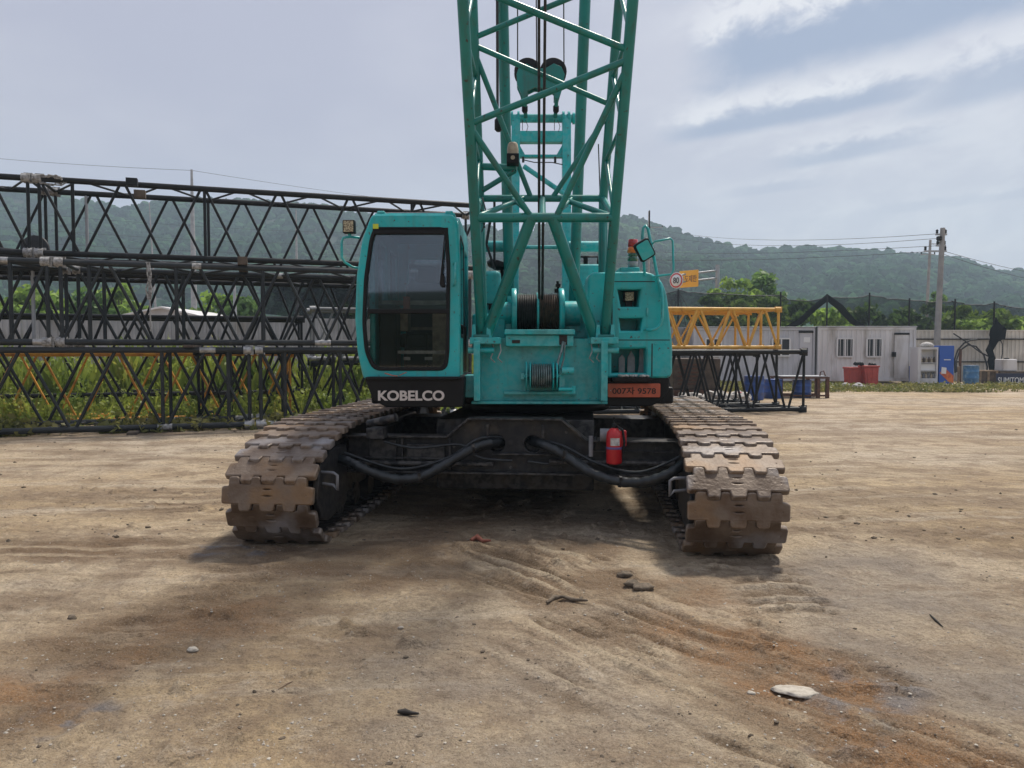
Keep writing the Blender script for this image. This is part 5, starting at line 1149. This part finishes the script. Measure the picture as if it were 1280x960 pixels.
for px, py, lb in ((848,363,'thin net post under the orange road sign'),(976,366,'thin net post behind the end of the yellow lattice'),(1034,371,'thin net post under the tent peak of the net'),(1087,367,'thin net post above the white cabin between its windows'),(1137,374,'thin net post above the white cabin roof end'),(1194,375,'thin net post right of the concrete pole'),(1243,378,'thin net post above the bunched hanging net')):
    p = at(px, py, 40.6); tag(MB().tube((p.x,p.y,0),(p.x,p.y,p.z+.05),.045,n=8).obj('net_post', BLACKP), lb, 'post', G_P)

def window_part(par, x0, x1, z0, z1, Y, bars=4, m=FRAMEW):
    f_ = .07; b = MB(); b.box(x0-.04, x1+.04, Y-.06, Y, z0-f_, z0); b.box(x0-.04, x1+.04, Y-.06, Y, z1, z1+f_); b.box(x0-f_, x0, Y-.058, Y, z0-.001, z1+.001); b.box(x1, x1+f_, Y-.058, Y, z0-.001, z1+.001); xm = (x0+x1)/2; b.box(xm-.035, xm+.035, Y-.05, Y-.005, z0, z1)
    w_ = b.obj('window', m, par)
    for xa, xb in ((x0, xm-.035), (xm+.035, x1)): MB().box(xa+.002, xb-.002, Y-.03, Y-.02, z0+.002, z1-.002).obj('pane', DARKGL, w_)
    for k in range(bars):
        xx = x0+(k+.5)*(x1-x0)/bars; MB().tube((xx,Y-.075,z0-.04),(xx,Y-.075,z1+.04),.013,n=6).obj('bar', m, w_)
    return w_
def cabin(label, x0, x1, y0, depth, z0, z1, m):
    t = thing('site_cabin', label, 'cabin', ((x0+x1)/2, y0+depth/2, 0), 'container cabins along the yard wall'); b = MB()
    b.box(x0+.05, x1-.05, y0+.05, y0+depth-.05, z0+.12, z1-.06)
    n = int((x1-x0)/.24); w_ = (x1-x0-.3)/n
    for k in range(n): xa = x0+.15+k*w_; b.add([(xa+w_*.25,y0+.05,z0+.15),(xa+w_*.75,y0+.05,z0+.15),(xa+w_*.65,y0+.02,z0+.15),(xa+w_*.35,y0+.02,z0+.15),(xa+w_*.25,y0+.05,z1-.14),(xa+w_*.75,y0+.05,z1-.14),(xa+w_*.65,y0+.02,z1-.14),(xa+w_*.35,y0+.02,z1-.14)],[(3,2,6,7),(0,3,7,4),(2,1,5,6)])
    b.obj('wall', m, t)
    for xa in (x0, x1-.12):
        for ya in (y0, y0+depth-.12): MB().box(xa, xa+.12, ya, ya+.12, z0, z1).obj('corner_post', m, t, None, .01)
    for za, zc_ in ((z0+.003, z0+.14), (z1-.12, z1-.003)): MB().box(x0+.12, x1-.12, y0+.003, y0+.10, za, zc_).obj('frame_beam', m, t, None, .01)
    MB().box(x0-.03, x1+.03, y0-.03, y0+depth+.03, z1, z1+.05).obj('roof', GALV, t, None, .01)
    for xa in (x0+.3, x1-.3): MB().box(xa-.15, xa+.15, y0+.05, y0+.4, 0, z0).obj('foot_block', CONC, t)
    return t
YQ = 36.0; X = lambda px, Y=YQ: at(px, 437, Y).x; Z = lambda py, Y=YQ: at(640, py, Y).z
c1 = cabin('white container cabin with two barred windows and a closed door', X(1022.5), X(1145), YQ, 2.4, .12, Z(409), CONT)
for a_, c_ in ((1047,1065),(1084,1101)): window_part(c1, X(a_), X(c_), Z(445), Z(424), YQ-.005)
b = MB(); b.box(X(1118),X(1135),YQ-.03,YQ+.02,Z(473),Z(418)); b.obj('door', CONT, c1, None, .01); MB().box(X(1117),X(1136),YQ-.05,YQ-.02,Z(418.5),Z(416)).obj('door_hood', BLACKP, c1)
MB().box(X(1114),X(1119),YQ-.12,YQ-.03,Z(446),Z(440)).obj('door_lock', BLACKP, c1, None, .02)
c2 = cabin('grey container cabin with a paper notice on its door', X(868), X(1021), YQ+.2, 2.4, .12, Z(409.5), CONT2)
for a_, c_ in ((968,988),(884,902)): window_part(c2, X(a_), X(c_), Z(444), Z(424), YQ+.195, 0)
MB().box(X(1001.5),X(1017),YQ+.17,YQ+.22,Z(473),Z(415)).obj('door', CONT2, c2, None, .01); MB().box(X(1006),X(1014),YQ+.155,YQ+.168,Z(428),Z(421.5)).obj('notice', PAPER, c2); MB().box(X(1000),X(1018),YQ+.14,YQ+.2,Z(416),Z(413.5)).obj('door_hood', BLACKP, c2)
# shed roof behind the wall
b = MB(); x0, x1, xm = at(120,0,36).x, at(262,0,36).x, at(195,0,36).x; ze, zr = at(0,398,36).z, at(0,383,36).z
sh = thing('low_shed', 'low white shed with a shallow pitched roof behind the grey wall', 'shed', (xm, 38, 0))
MB().prism([(x0+.2,0),(x1-.2,0),(x1-.2,ze-.05),(xm,zr-.08),(x0+.2,ze-.05)], 36.1, 42).obj('wall', CONT2, sh)
MB().prism([(x0,ze-.02),(xm,zr),(x1,ze-.02),(x1,ze-.10),(xm,zr-.08),(x0,ze-.10)], 35.8, 42.3).obj('roof', CONT, sh)

# poles
def concrete_pole(label, px, pyt, Y, r0, arms=(), lean=0., m=CONC, name='utility_pole', cat='pole'):
    p = at(px, pyt, Y); t = thing(name, label, cat, (p.x-lean, Y, 0), 'poles around the yard')
    MB().path([(p.x-lean,Y,-.3),(p.x-lean*.5,Y,p.z*.5),(p.x,Y,p.z)], [r0, r0*.85, r0*(.68 if arms else .35)], 12).obj('shaft', m, t)
    for z_, xa, xb, q in arms:
        MB().box(p.x+xa, p.x+xb, Y-.05, Y+.05, z_-.04, z_+.04).obj('crossarm', GALV, t)
        for xx in (xa+.06, xb-.06): MB().lathe([(.03,0),(.07,.05),(.05,.10),(.07,.15),(.03,.2)], Matrix.Translation((p.x+xx,Y,z_+.04)), 8).obj('insulator', BLACKP, t)
    return t
zt_ = lambda py, Y: at(640, py, Y).z
pl = concrete_pole('tall concrete pole standing against the beige wall beside the blue cabinet', 1178.5, 285, 38.4, .17, ((zt_(293,38.4),-.34,.2,0),(zt_(307,38.4),-.3,.16,0),(zt_(314,38.4),-.9,.2,0)), .20)
MB().lathe([(.04,-.12),(.13,-.08),(.13,.08),(.04,.12)], Matrix.Translation(at(1174,298,38.3)), 12).obj('transformer', BLACKP, pl)
concrete_pole('thin distant pole with bracket arms just left of the tall concrete pole', 1163, 300, 75, .17, ((zt_(305,75),-.1,.9,0),(zt_(318,75),-.9,.5,0)), .3)
pm = concrete_pole('tall slender steel mast rising above the lattice stack', 239.5, 212, 62, .26, (), 0, GALV)
concrete_pole('light grey post behind the lattice stack near the cab lamp', 370, 262, 60, .14, (), 0, GALV, 'lamp_post', 'post')
concrete_pole('short white post behind the two black boxes on the top lattice', 186.5, 253, 60, .10, (), -.5, GALV, 'lamp_post', 'post')
concrete_pole('stubby grey post behind the middle lattice tier', 293, 348, 40, .14, (), 0, GALV, 'lamp_post', 'post')
concrete_pole('pole top showing far behind the crane mirror mast', 811.5, 264, 90, .16, ((zt_(284,90),-.2,1.6,0),), 0)
# overhead road sign
YS = 58.; sp = thing('road_sign', 'overhead road sign with a round speed limit disc and an orange panel on arms', 'road sign', at(897,437,YS)-Vector((0,0,1.6)))
p = at(897,331,YS); MB().path([(p.x,YS,-.2),(p.x,YS,p.z)], [.17,.15], 14).obj('pole', GALV, sp)
for y0, y1 in ((338,342.5),(347.5,351.5)): MB().tube(at(897,y0,YS), at(852,y1+1,YS-1.0), .07, n=8).obj('arm', GALV, sp)
SM = Matrix.Translation(at(861,348.5,YS-1.1)) @ Matrix.Rotation(R(-46),4,'Z')
sw, sh_ = 1.62, 1.22
pn = put(bpy.data.objects.new('panel', plate_mesh('panel', SIGNO, rounded([(-sw/2,-sh_/2),(sw/2,-sh_/2),(sw/2,sh_/2),(-sw/2,sh_/2)], .08, 3), [], .04, .005)), sp, SM @ FRONT)
put(bpy.data.objects.new('lettering', text_mesh('lettering', '속도제한', SIGNT, sw*.85, sh_*.42, .02, .01)), pn, SM @ Matrix.Translation((0,-.03,0)) @ FRONT @ Matrix.Diagonal((1,1,.3,1)))
SD = Matrix.Translation(at(845.5,350.5,YS-1.5)) @ Matrix.Rotation(R(-46),4,'Z') @ Matrix.Rotation(PI/2,4,'X')
dk = MB().lathe([(.30,-.02),(.58,-.02),(.58,.02),(.30,.02)], SD, 28).obj('disc', SIGNW, sp)
MB().lathe([(.43,.022),(.54,.022),(.54,.032),(.43,.032)], SD, 28).obj('ring', SIGNR, dk)
MB().lathe([(.05,.021),(.428,.021),(.428,.036),(.05,.036)], SD, 28).obj('face', SIGNW, dk)
put(bpy.data.objects.new('speed_number', text_mesh('speed_number', '80', SIGNB, .50, .44, .02, .02)), dk, SD @ Matrix.Translation((0,0,.05)) @ Matrix.Diagonal((1,1,.3,1)))

# overhead cables
G_W = 'overhead power cables'
def cable(label, a_, c_, sag, r_=.016):
    a_, c_ = Vector(a_), Vector(c_); pts = [a_.lerp(c_, t/14)-Vector((0,0,sag*4*(t/14)*(1-t/14))) for t in range(15)]
    tag(MB().path(pts, r_, 5).obj('power_cable', WIRE), label, 'cable', G_W)
wires = [((1176,292,38.4),(811,284,90),.8,'highest cable from the concrete pole across to the pole behind the mirror mast'),
 ((1172,298,38.4),(790,286,90),1.0,'second cable from the concrete pole towards the pole behind the mirror mast'),
 ((1175,307,38.4),(700,300,110),1.0,'third cable from the concrete pole running along the hill behind the crane'),
 ((1170,314,38.4),(640,305,110),1.2,'lowest cable from the concrete pole running along the hill behind the crane'),
 ((1180,314,38.4),(1420,352,60),.5,'upper cable falling from the concrete pole to the right edge'),
 ((1180,318,38.4),(1420,362,60),.6,'lower cable falling from the concrete pole to the right edge'),
 ((240,213,62),(-200,176,80),.4,'cable from the steel mast top across the grey sky to the left'),
 ((240,213,62),(640,262,120),.5,'cable from the steel mast top falling right towards the crane boom'),
 ((-150,248,90),(480,292,120),.8,'upper thin cable crossing the hill behind the top lattice'),
 ((-150,270,90),(480,306,120),.8,'middle thin cable crossing the hill behind the top lattice'),
 ((-150,288,90),(480,318,120),.8,'lowest thin cable crossing the hill behind the top lattice'),
 ((600,322,110),(960,322,110),.5,'thin cable crossing the hill low behind the engine house')]
for a_, c_, s, lb in wires: cable(lb, at(*a_), at(*c_), s, .012 if a_[2] < 50 else .015)

# ------------------------------------------------------------------ clutter along the wall
def drum(label, px, pyb, pyt, Y, r_, m, grp='blue drums in the yard', topm=None):
    p = at(px, pyb, Y); h = at(px, pyt, Y).z; p.z = 0; t = thing('oil_drum', label, 'drum', p, grp); q = h
    MB().lathe([(r_*.97,0),(r_,.015),(r_,q*.30),(r_*1.03,q*.32),(r_,q*.34),(r_,q*.64),(r_*1.03,q*.66),(r_,q*.68),(r_,q*.98),(r_*1.02,q*.985),(r_*1.02,q)], Matrix.Translation(p), 24).obj('barrel', m, t)
    MB().lathe([(r_*.2,q-.004),(r_*.96,q-.002),(r_*.96,q+.002),(r_*.2,q+.003)], Matrix.Translation(p), 24).obj('lid', topm or m, t)
    return t
drum('blue drum seen through the black lattice, left of the pair', 942, 498, 470, 24.5, .31, BLUE)
drum('blue drum seen through the black lattice beside its neighbour', 966, 497, 474, 25.2, .29, BLUE)
drum('blue drum standing under the rusty frame table', 1002, 497, 475, 25.5, .30, BLUE)
drum('faded blue patterned drum against the beige wall', 1213.5, 478.5, 457, 36.2, .33, BLUEL)
# rusty frame table
t = thing('frame_table', 'rusty iron frame table with a pale sheet on top beside the black lattice', 'table', at(1015,497,25.5)-Vector((0,0,at(1015,497,25.5).z)))
Yt = 25.2; x0, x1 = at(982,0,Yt).x, at(1045,0,Yt).x; z1 = .70
for xx in (x0+.05, x1-.35, x1-.05):
    for yy in (Yt, Yt+.9): MB().box(xx-.05, xx+.05, yy-.05, yy+.05, 0, z1-.06).obj('leg', RUST, t)
for zz in (z1-.055, .06):
    b = MB(); b.box(x0, x1, Yt-.06, Yt+.06, zz, zz+.055); b.box(x0, x1, Yt+.84, Yt+.96, zz, zz+.055); b.obj('rail', RUST, t)
MB().box(x0+.1, x1-.05, Yt-.03, Yt+.9, z1+.002, z1+.03).obj('top_sheet', GALV, t); b = MB()
MB().path([(x1-.3,Yt,z1+.03),(x1-.28,Yt,z1+.16),(x1-.18,Yt,z1+.2),(x1-.12,Yt,z1+.03)], .02, 6).obj('handle', RUST, t)
# brown machine behind the black lattice
bx = at(876,0,24.); mc = thing('rusty_generator', 'brown rusty machine housing behind the black lattice nearest the crane', 'machine', (bx.x, 24.5, 0))
MB().box(bx.x-.75, bx.x+.75, 24, 25.3, .35, 1.32).obj('housing', BROWNB, mc, None, .04); MB().box(bx.x-.8, bx.x+.8, 23.95, 25.35, .0, .34).obj('skid', RUST, mc, None, .02)
b = MB()
for k in range(6): b.box(bx.x-.6, bx.x+.1, 23.98, 24.0, .5+k*.12, .55+k*.12)
b.obj('louvre', RUST, mc); MB().tube((bx.x+.4,24.6,1.32),(bx.x+.4,24.6,1.6),.05).obj('exhaust', RUST, mc)
for px, Y, lb, s in ((862,23.4,'white sack slumped against the machine nearest the crane',.3),(896,23.2,'white sack lying beside the brown machine',.34),(925,23.6,'pale sack with a red top left of the blue drums',.28)):
    p = at(px, 437, Y); p.z = 0; bm = bmesh.new(); bmesh.ops.create_icosphere(bm, subdivisions=3, radius=1)
    for v in bm.verts: d = 1+.45*mnoise.fractal(v.co*1.5+Vector((px,0,0)), .8, 2, 4); v.co = Vector((v.co.x*d*s*1.2, v.co.y*d*s*.8, max(-.1, v.co.z*d*s*.75)))
    me = bpy.data.meshes.new('sack'); bm.to_mesh(me); bm.free(); me.materials.append(RAG)
    o = put(bpy.data.objects.new('sack', me), None, Matrix.Translation(p+Vector((0,0,.1)))); tag(o, lb, 'sack', 'white sacks on the ground')
    if px == 925: MB().lathe([(s*.3,0),(s*.42,s*.2),(s*.1,s*.32)], Matrix.Translation(p+Vector((0,0,s*.75))), 12).obj('sack_tie', RED, o)
# red bins
for px0, px1, pt, Y, lb in ((1061,1080,459,33.9,'red plastic bin with black bags on top, at the table side'),(1080.5,1099,457,33.6,'red plastic bin nearer the cabin door')):
    a_, c_ = at(px0,483,Y), at(px1,pt,Y); t = thing('plastic_bin', lb, 'bin', ((a_.x+c_.x)/2, Y, 0), 'red bins before the white cabin'); w_ = c_.x-a_.x; h = c_.z
    pl_ = [(a_.x+.05,.06),(c_.x-.05,.06),(c_.x,h-.08),(a_.x,h-.08)]; MB().prism(pl_, Y, Y+.6).obj('tub', REDBIN, t, None, .02)
    MB().box(a_.x-.03, c_.x+.03, Y-.03, Y+.63, h-.079, h).obj('rim', REDBIN, t, None, .015)
    b = MB()
    for k in range(3): b.box(a_.x+.12+k*w_/3, a_.x+.17+k*w_/3, Y-.02, Y+.001, .12, h-.1)
    b.obj('rib', REDBIN, t); MB().box(a_.x+.06, c_.x-.06, Y+.05, Y+.5, 0, .06).obj('pallet_foot', WOOD, t)
b = MB()
for k in range(7): p = at(random.uniform(1068,1092), random.uniform(455,457), 33.9); q = random.uniform(.08,.16); b.lathe([(q*.4,-.06),(q,0),(q*.7,q*.6),(q*.2,q*.8)], Matrix.Translation(p) @ Matrix.Rotation(random.uniform(-.4,.4),4,'Y'), 9)
tag(b.obj('bin_bag', BLACKP), 'dark crumpled bags piled on the red bins', 'bag')
# vending cabinet and blue cabinet
a_, c_ = at(1147,474,34.6), at(1173,434,34.6); t = thing('bottle_cabinet', 'white cabinet with rows of bottles behind its open front', 'cabinet', ((a_.x+c_.x)/2, 34.9, 0)); b = MB()
x0, x1, zt2 = a_.x, c_.x, c_.z
b.box(x0, x1, 34.9, 35.3, .08, zt2); b.box(x0, x0+.14, 34.6, 34.898, .08, zt2); b.box(x1-.06, x1, 34.6, 34.898, .08, zt2); b.box(x0+.143, x1-.063, 34.6, 34.898, zt2-.1, zt2); b.box(x0+.143, x1-.063, 34.6, 34.898, .08, .30); b.obj('case', CONT, t)
for z in (.62, .98): MB().box(x0+.145, x1-.065, 34.62, 34.89, z, z+.03).obj('shelf', CONT, t)
MB().box(x0+.15, x1-.07, 34.7, 34.72, .66, .95).obj('poster', PAPER, t)
for z, mm in ((.30, GREYB), (1.01, BROWNB)):
    for k in range(6):
        xx = x0+.22+k*(x1-x0-.32)/5; MB().lathe([(.05,0),(.055,.01),(.055,.16),(.02,.22),(.02,.26)], Matrix.Translation((xx,34.75,z)), 8).obj('bottle', mm if k % 2 else CREAM, t)
MB().box(x0-.05, x0+.1, 34.55, 35.35, 0, .078).box(x1-.2, x1, 34.55, 35.35, 0, .078).obj('foot', BLACKP, t)
a_, c_ = at(1173.8,474,34.6), at(1193,432,34.6); t = thing('print_cabinet', 'blue cabinet with an orange printed swoosh beside the bottle cabinet', 'cabinet', ((a_.x+c_.x)/2, 34.9, 0))
MB().box(a_.x, c_.x, 34.6, 35.3, .06, c_.z).obj('case', BLUEP, t, None, .01); w_ = c_.x-a_.x
MB().prism([(a_.x+.01,.55),(a_.x+w_*.4,.75),(c_.x-.01,.42),(c_.x-.01,.10),(a_.x+w_*.7,.12)], 34.59, 34.598).obj('swoosh', ORANP, t); MB().prism([(a_.x+.08,.52),(a_.x+.3,.50),(a_.x+.32,.78),(a_.x+.1,.82)], 34.585, 34.589).obj('picture', PAPER, t)
MB().box(a_.x+.2,a_.x+.5,34.592,34.598,1.12,1.16).obj('strapline', PAPER, t)
p = at(1160,432.5,34.8); tag(MB().lathe([(.05,0),(.28,.02),(.30,.10),(.18,.2),(.05,.24)], Matrix.Translation((p.x,34.9,zt2)), 12).obj('white_bag', RAG), 'white bag lying on top of the bottle cabinet', 'bag')
a_ = at(1140,474,35.2); tag(MB().box(a_.x, a_.x+.3, 35.0, 35.5, 0, .8).box(a_.x-.005, a_.x+.305, 34.99, 35.51, .8, .84).obj('blue_crate', BLUE, None, None, .02), 'narrow blue crate squeezed between the white cabin and the bottle cabinet', 'crate')
# hoses, planks, boxes, tank, board
def hosething(label, pts, r_, m=WIRE): tag(MB().path([at(*p) for p in pts], r_, 8).obj('bent_hose', m), label, 'hose', 'black hoses leaning on the beige wall')
hosething('outer black hose bent in an arch against the beige wall', [(1194,466,38.6),(1193,450,38.8),(1197,438,39),(1205,429,39.1),(1214,425,39.1),(1221,424.5,39.1)], .04)
hosething('inner black hose arching down to the faded blue drum', [(1196,465,38.4),(1195,452,38.6),(1200,438,39),(1210,431,39.1),(1220,433,39.1),(1230,444,38.9),(1234,458,38.6),(1234,468,38.4)], .04)
hosething('straight black hose slanting from the net post down to the white tank', [(1192,417,39),(1206,426,39),(1225,440,38.8),(1243,449,38.5),(1253,457,38.2)], .035)
hosething('thin black hose looping beside the bunched hanging net', [(1249,422,38.9),(1253,430,38.9),(1253,442,38.8),(1251,452,38.6)], .025)
for px, lb, h in ((1201,'tall orange-brown plank leaning on the beige wall',436),(1199.5,'short pale plank beside the faded blue drum',458)):
    p = at(px, 437, 37.4 if h < 450 else 36.3); zt3 = at(px, h, p.y).z; tag(MB().box(p.x-.06,p.x+.06,p.y,p.y+.04,0,zt3).obj('plank', WOOD if h > 450 else RUST, None, None, .005), lb, 'plank', 'planks by the beige wall')
a_, c_ = at(1224,478,36.4), at(1248,463,36.4); t = thing('plank_crate', 'dark timber crate between the faded blue drum and the lettered board', 'crate', ((a_.x+c_.x)/2, 36.8, 0))
MB().box(a_.x+.03, c_.x-.03, 36.45, 37.1, 0, c_.z-.06).obj('box', BROWNB, t); MB().box(a_.x, c_.x, 36.4, 37.15, c_.z-.059, c_.z).obj('lid', WOOD, t)
for q in (0, .5, 1): xx = a_.x+.06+(c_.x-a_.x-.12)*q; MB().box(xx-.05, xx+.05, 36.41, 36.449, 0, c_.z-.06).obj('batten', WOOD, t)
a_, c_ = at(1254,464,37), at(1272,449,37); t = thing('water_tank', 'white plastic tank with a dark cap standing on crates by the beige wall', 'tank', ((a_.x+c_.x)/2, 37.4, a_.z))
MB().box(a_.x, c_.x, 37, 37.7, a_.z, c_.z).obj('body', CONT, t, None, .05, 3); xm = (a_.x+c_.x)/2; MB().tube((xm,37.3,c_.z),(xm,37.3,c_.z+.06),.12).obj('cap', BLACKP, t)
tag(MB().box(a_.x-.2, c_.x+.6, 36.9, 37.8, 0, a_.z).box(a_.x-.2,c_.x+.6,36.88,36.9,.1,.2).obj('low_bench', BROWNB, None, None, .02), 'low dark bench that the white tank stands on', 'bench')
a_, c_ = at(1245,482,34.2), at(1287,469,34.2); t = thing('lettered_board', 'dark board with white painted letters leaning low at the wall edge', 'board', ((a_.x+c_.x)/2, 34.2, 0))
zc = c_.z*.5; MB().box(a_.x, c_.x+.4, 34.2, 34.24, 0, c_.z+.08).obj('panel', mat('navy_board', (.02,.025,.06), .5), t)
put(bpy.data.objects.new('lettering', text_mesh('lettering', 'SUMITOMO', PAPER, (c_.x-a_.x)*.92, c_.z*.6, .02, .012)), t, Matrix.Translation(((a_.x+c_.x)/2+.02, 34.197, zc)) @ FRONT @ Matrix.Diagonal((1,1,.15,1)))
p = at(1068,487,31.4); p.z = 0
b = MB(); 
for k in range(5): b.lathe([(.05,0),(.16,.03),(.15,.12),(.05,.17)], Matrix.Translation(p+Vector((random.uniform(-.3,.3), random.uniform(-.2,.2), random.uniform(0,.1)))), 9)
tag(b.obj('white_bag', RAG), 'pile of white bags on the grass before the red bins', 'bag')
for x0, x1, Y, lb in ((1076,1105,32.2,'long pale plank lying in the grass before the red bins'),(1140,1165,33.6,'flat pale plank at the foot of the white cabin'),(1190,1225,33.2,'grey pipe lying in the grass before the faded blue drum')):
    a_, c_ = at(x0,0,Y), at(x1,0,Y); tag(MB().box(a_.x, c_.x, Y, Y+.15, .03, .10).obj('plank' if 'plank' in lb else 'pipe', WOOD if 'plank' in lb else GALV, None, None, .01), lb, 'plank' if 'plank' in lb else 'pipe', 'planks and pipes in the grass')
weeds('grass_strip', 11, 34, 28.6, 33.9, 11000, .03, .16, DRYG, 6, None, .03)
weeds('grass_strip', 7, 12, 29.0, 35.0, 2500, .03, .2, DRYG, 8, None, .03)

# ------------------------------------------------------------------ stones, clods and scraps on the dirt
iv1, if1 = ico(1)
def stones(name, n, m, rmin, rmax, seed, area, mask=None):
    r = np.random.default_rng(seed); VV = []; FF = []; c = 0
    for _ in range(n):
        px = r.uniform(*area[0]); py = r.uniform(*area[1]); x, y = g2(px, py)
        if mask and r.random() > mask(px, py): continue
        s = rmin*(rmax/rmin)**(r.random()**2.2); v = iv1*(1+r.normal(size=(len(iv1),1))*.22)*np.array([1, r.uniform(.6,1), r.uniform(.35,.7)])*s
        a_ = r.uniform(0, 6.3); v = np.stack([v[:,0]*math.cos(a_)-v[:,1]*math.sin(a_)+x, v[:,0]*math.sin(a_)+v[:,1]*math.cos(a_)+y, v[:,2]+gz(x,y)+s*.12], 1)
        VV.append(v); FF.append(if1+c); c += len(v)
    tag(put(bpy.data.objects.new(name, np_mesh(name, np.concatenate(VV), np.concatenate(FF), m))), kind='stuff')
stones('gravel', 4500, ROCK, .002, .010, 41, ((-40,1320),(650,990)))
stones('dirt_clods', 2800, ROCKD, .003, .017, 42, ((-40,1320),(640,990)), lambda px, py: (.05+1.3*max(0, mnoise.noise(Vector((px*.011, py*.02, 3)))))*(.4+.6*(abs(px-760)+abs(py-760) < 260 or px < 350 and py < 800 or px > 980 and py > 800)))
stones('far_gravel', 500, ROCKD, .008, .03, 43, ((-40,1320),(535,680)))
def stone(label, px, py, r_, m, flat=.45, name='stone', asp=1.):
    x, y = g2(px, py); bm = bmesh.new(); bmesh.ops.create_icosphere(bm, subdivisions=3, radius=1)
    for v in bm.verts:
        d = 1+.28*mnoise.fractal(v.co*1.4+Vector((px,py,0)), 1, 2, 3); v.co = Vector((v.co.x*d*r_*asp, v.co.y*d*r_*.8, v.co.z*d*r_*flat))
    me = bpy.data.meshes.new(name); bm.to_mesh(me); bm.free(); me.polygons.foreach_set('use_smooth', [True]*len(me.polygons)); me.materials.append(m)
    o = bpy.data.objects.new(name, me); put(o, None, Matrix.Translation((x, y, gz(x,y)+r_*flat*.3)) @ Matrix.Rotation(random.uniform(-.5,.5),4,'Z')); tag(o, label, 'stone', 'single stones on the dirt')
stone('flat whitish stone set in the orange moist soil of the foreground', 1000, 869, .075, ROCK, .16, asp=1.35)
stone('small pale oval stone on bare dirt in the left foreground', 234, 816, .030, ROCK, .5)
stone('tiny pale stone just right of the middle foreground clods', 499, 789, .018, ROCK, .5)
stone('black lump of soil on the pale dirt at far left', 82, 775, .030, ROCKD, .6)
stone('dark clod beside two others in front of the right crawler track', 792, 737, .055, ROCKD, .5)
stone('largest dark clod in front of the right crawler track', 806, 741, .06, ROCKD, .5, asp=1.3)
stone('dark clod nearest the crane in front of the right crawler track', 783, 724, .05, ROCKD, .5)
stone('small pale chip beside the flat whitish stone', 945, 873, .02, ROCK, .4)
def scrap(label, pts, r_, m, name, cat):
    P = []
    for px, py in pts: x, y = g2(px, py); P.append((x, y, gz(x,y)+r_*1.1))
    rr = [r_*.6]+[r_*(1+.3*math.sin(i*2.1)) for i in range(1, len(P)-1)]+[r_*.4]
    tag(MB().path(P, rr, 6).obj(name, m), label, cat)
scrap('dark curved stick on the dirt left of the clods', [(684,757),(692,752),(704,751),(718,755),(736,758)], .014, ROCKD, 'stick', 'stick')
scrap('short black scrap of bark lying in the central foreground', [(494,903),(503,902),(512,904),(521,903)], .012, HOLE, 'bark_scrap', 'scrap')
scrap('thin dark twig on the grey dirt at right', [(1170,776),(1178,782),(1187,789)], .006, HOLE, 'twig', 'twig')
scrap('short dry straw at the bottom left centre', [(342,866),(352,860),(361,856)], .004, WOOD, 'straw', 'straw')
scrap('reddish torn scrap of plastic lying in front of the crane', [(588,680),(596,678),(603,681),(613,682)], .022, mat('red_scrap', (.25,.08,.05), .7), 'plastic_scrap', 'scrap')

# ------------------------------------------------------------------ haze
HAZE = bpy.data.materials.new('haze'); HAZE.use_nodes = True; nt = HAZE.node_tree; nt.nodes.clear()
ho_ = nt.nodes.new('ShaderNodeOutputMaterial'); pv = nt.nodes.new('ShaderNodeVolumePrincipled'); pv.inputs['Color'].default_value = (.66,.84,1.0,1); pv.inputs['Density'].default_value = .0010; pv.inputs['Anisotropy'].default_value = .2
nt.links.new(pv.outputs[0], ho_.inputs['Volume'])
tag(MB().box(-780,780,-310,650,-12,112).obj('haze', HAZE), kind='stuff')
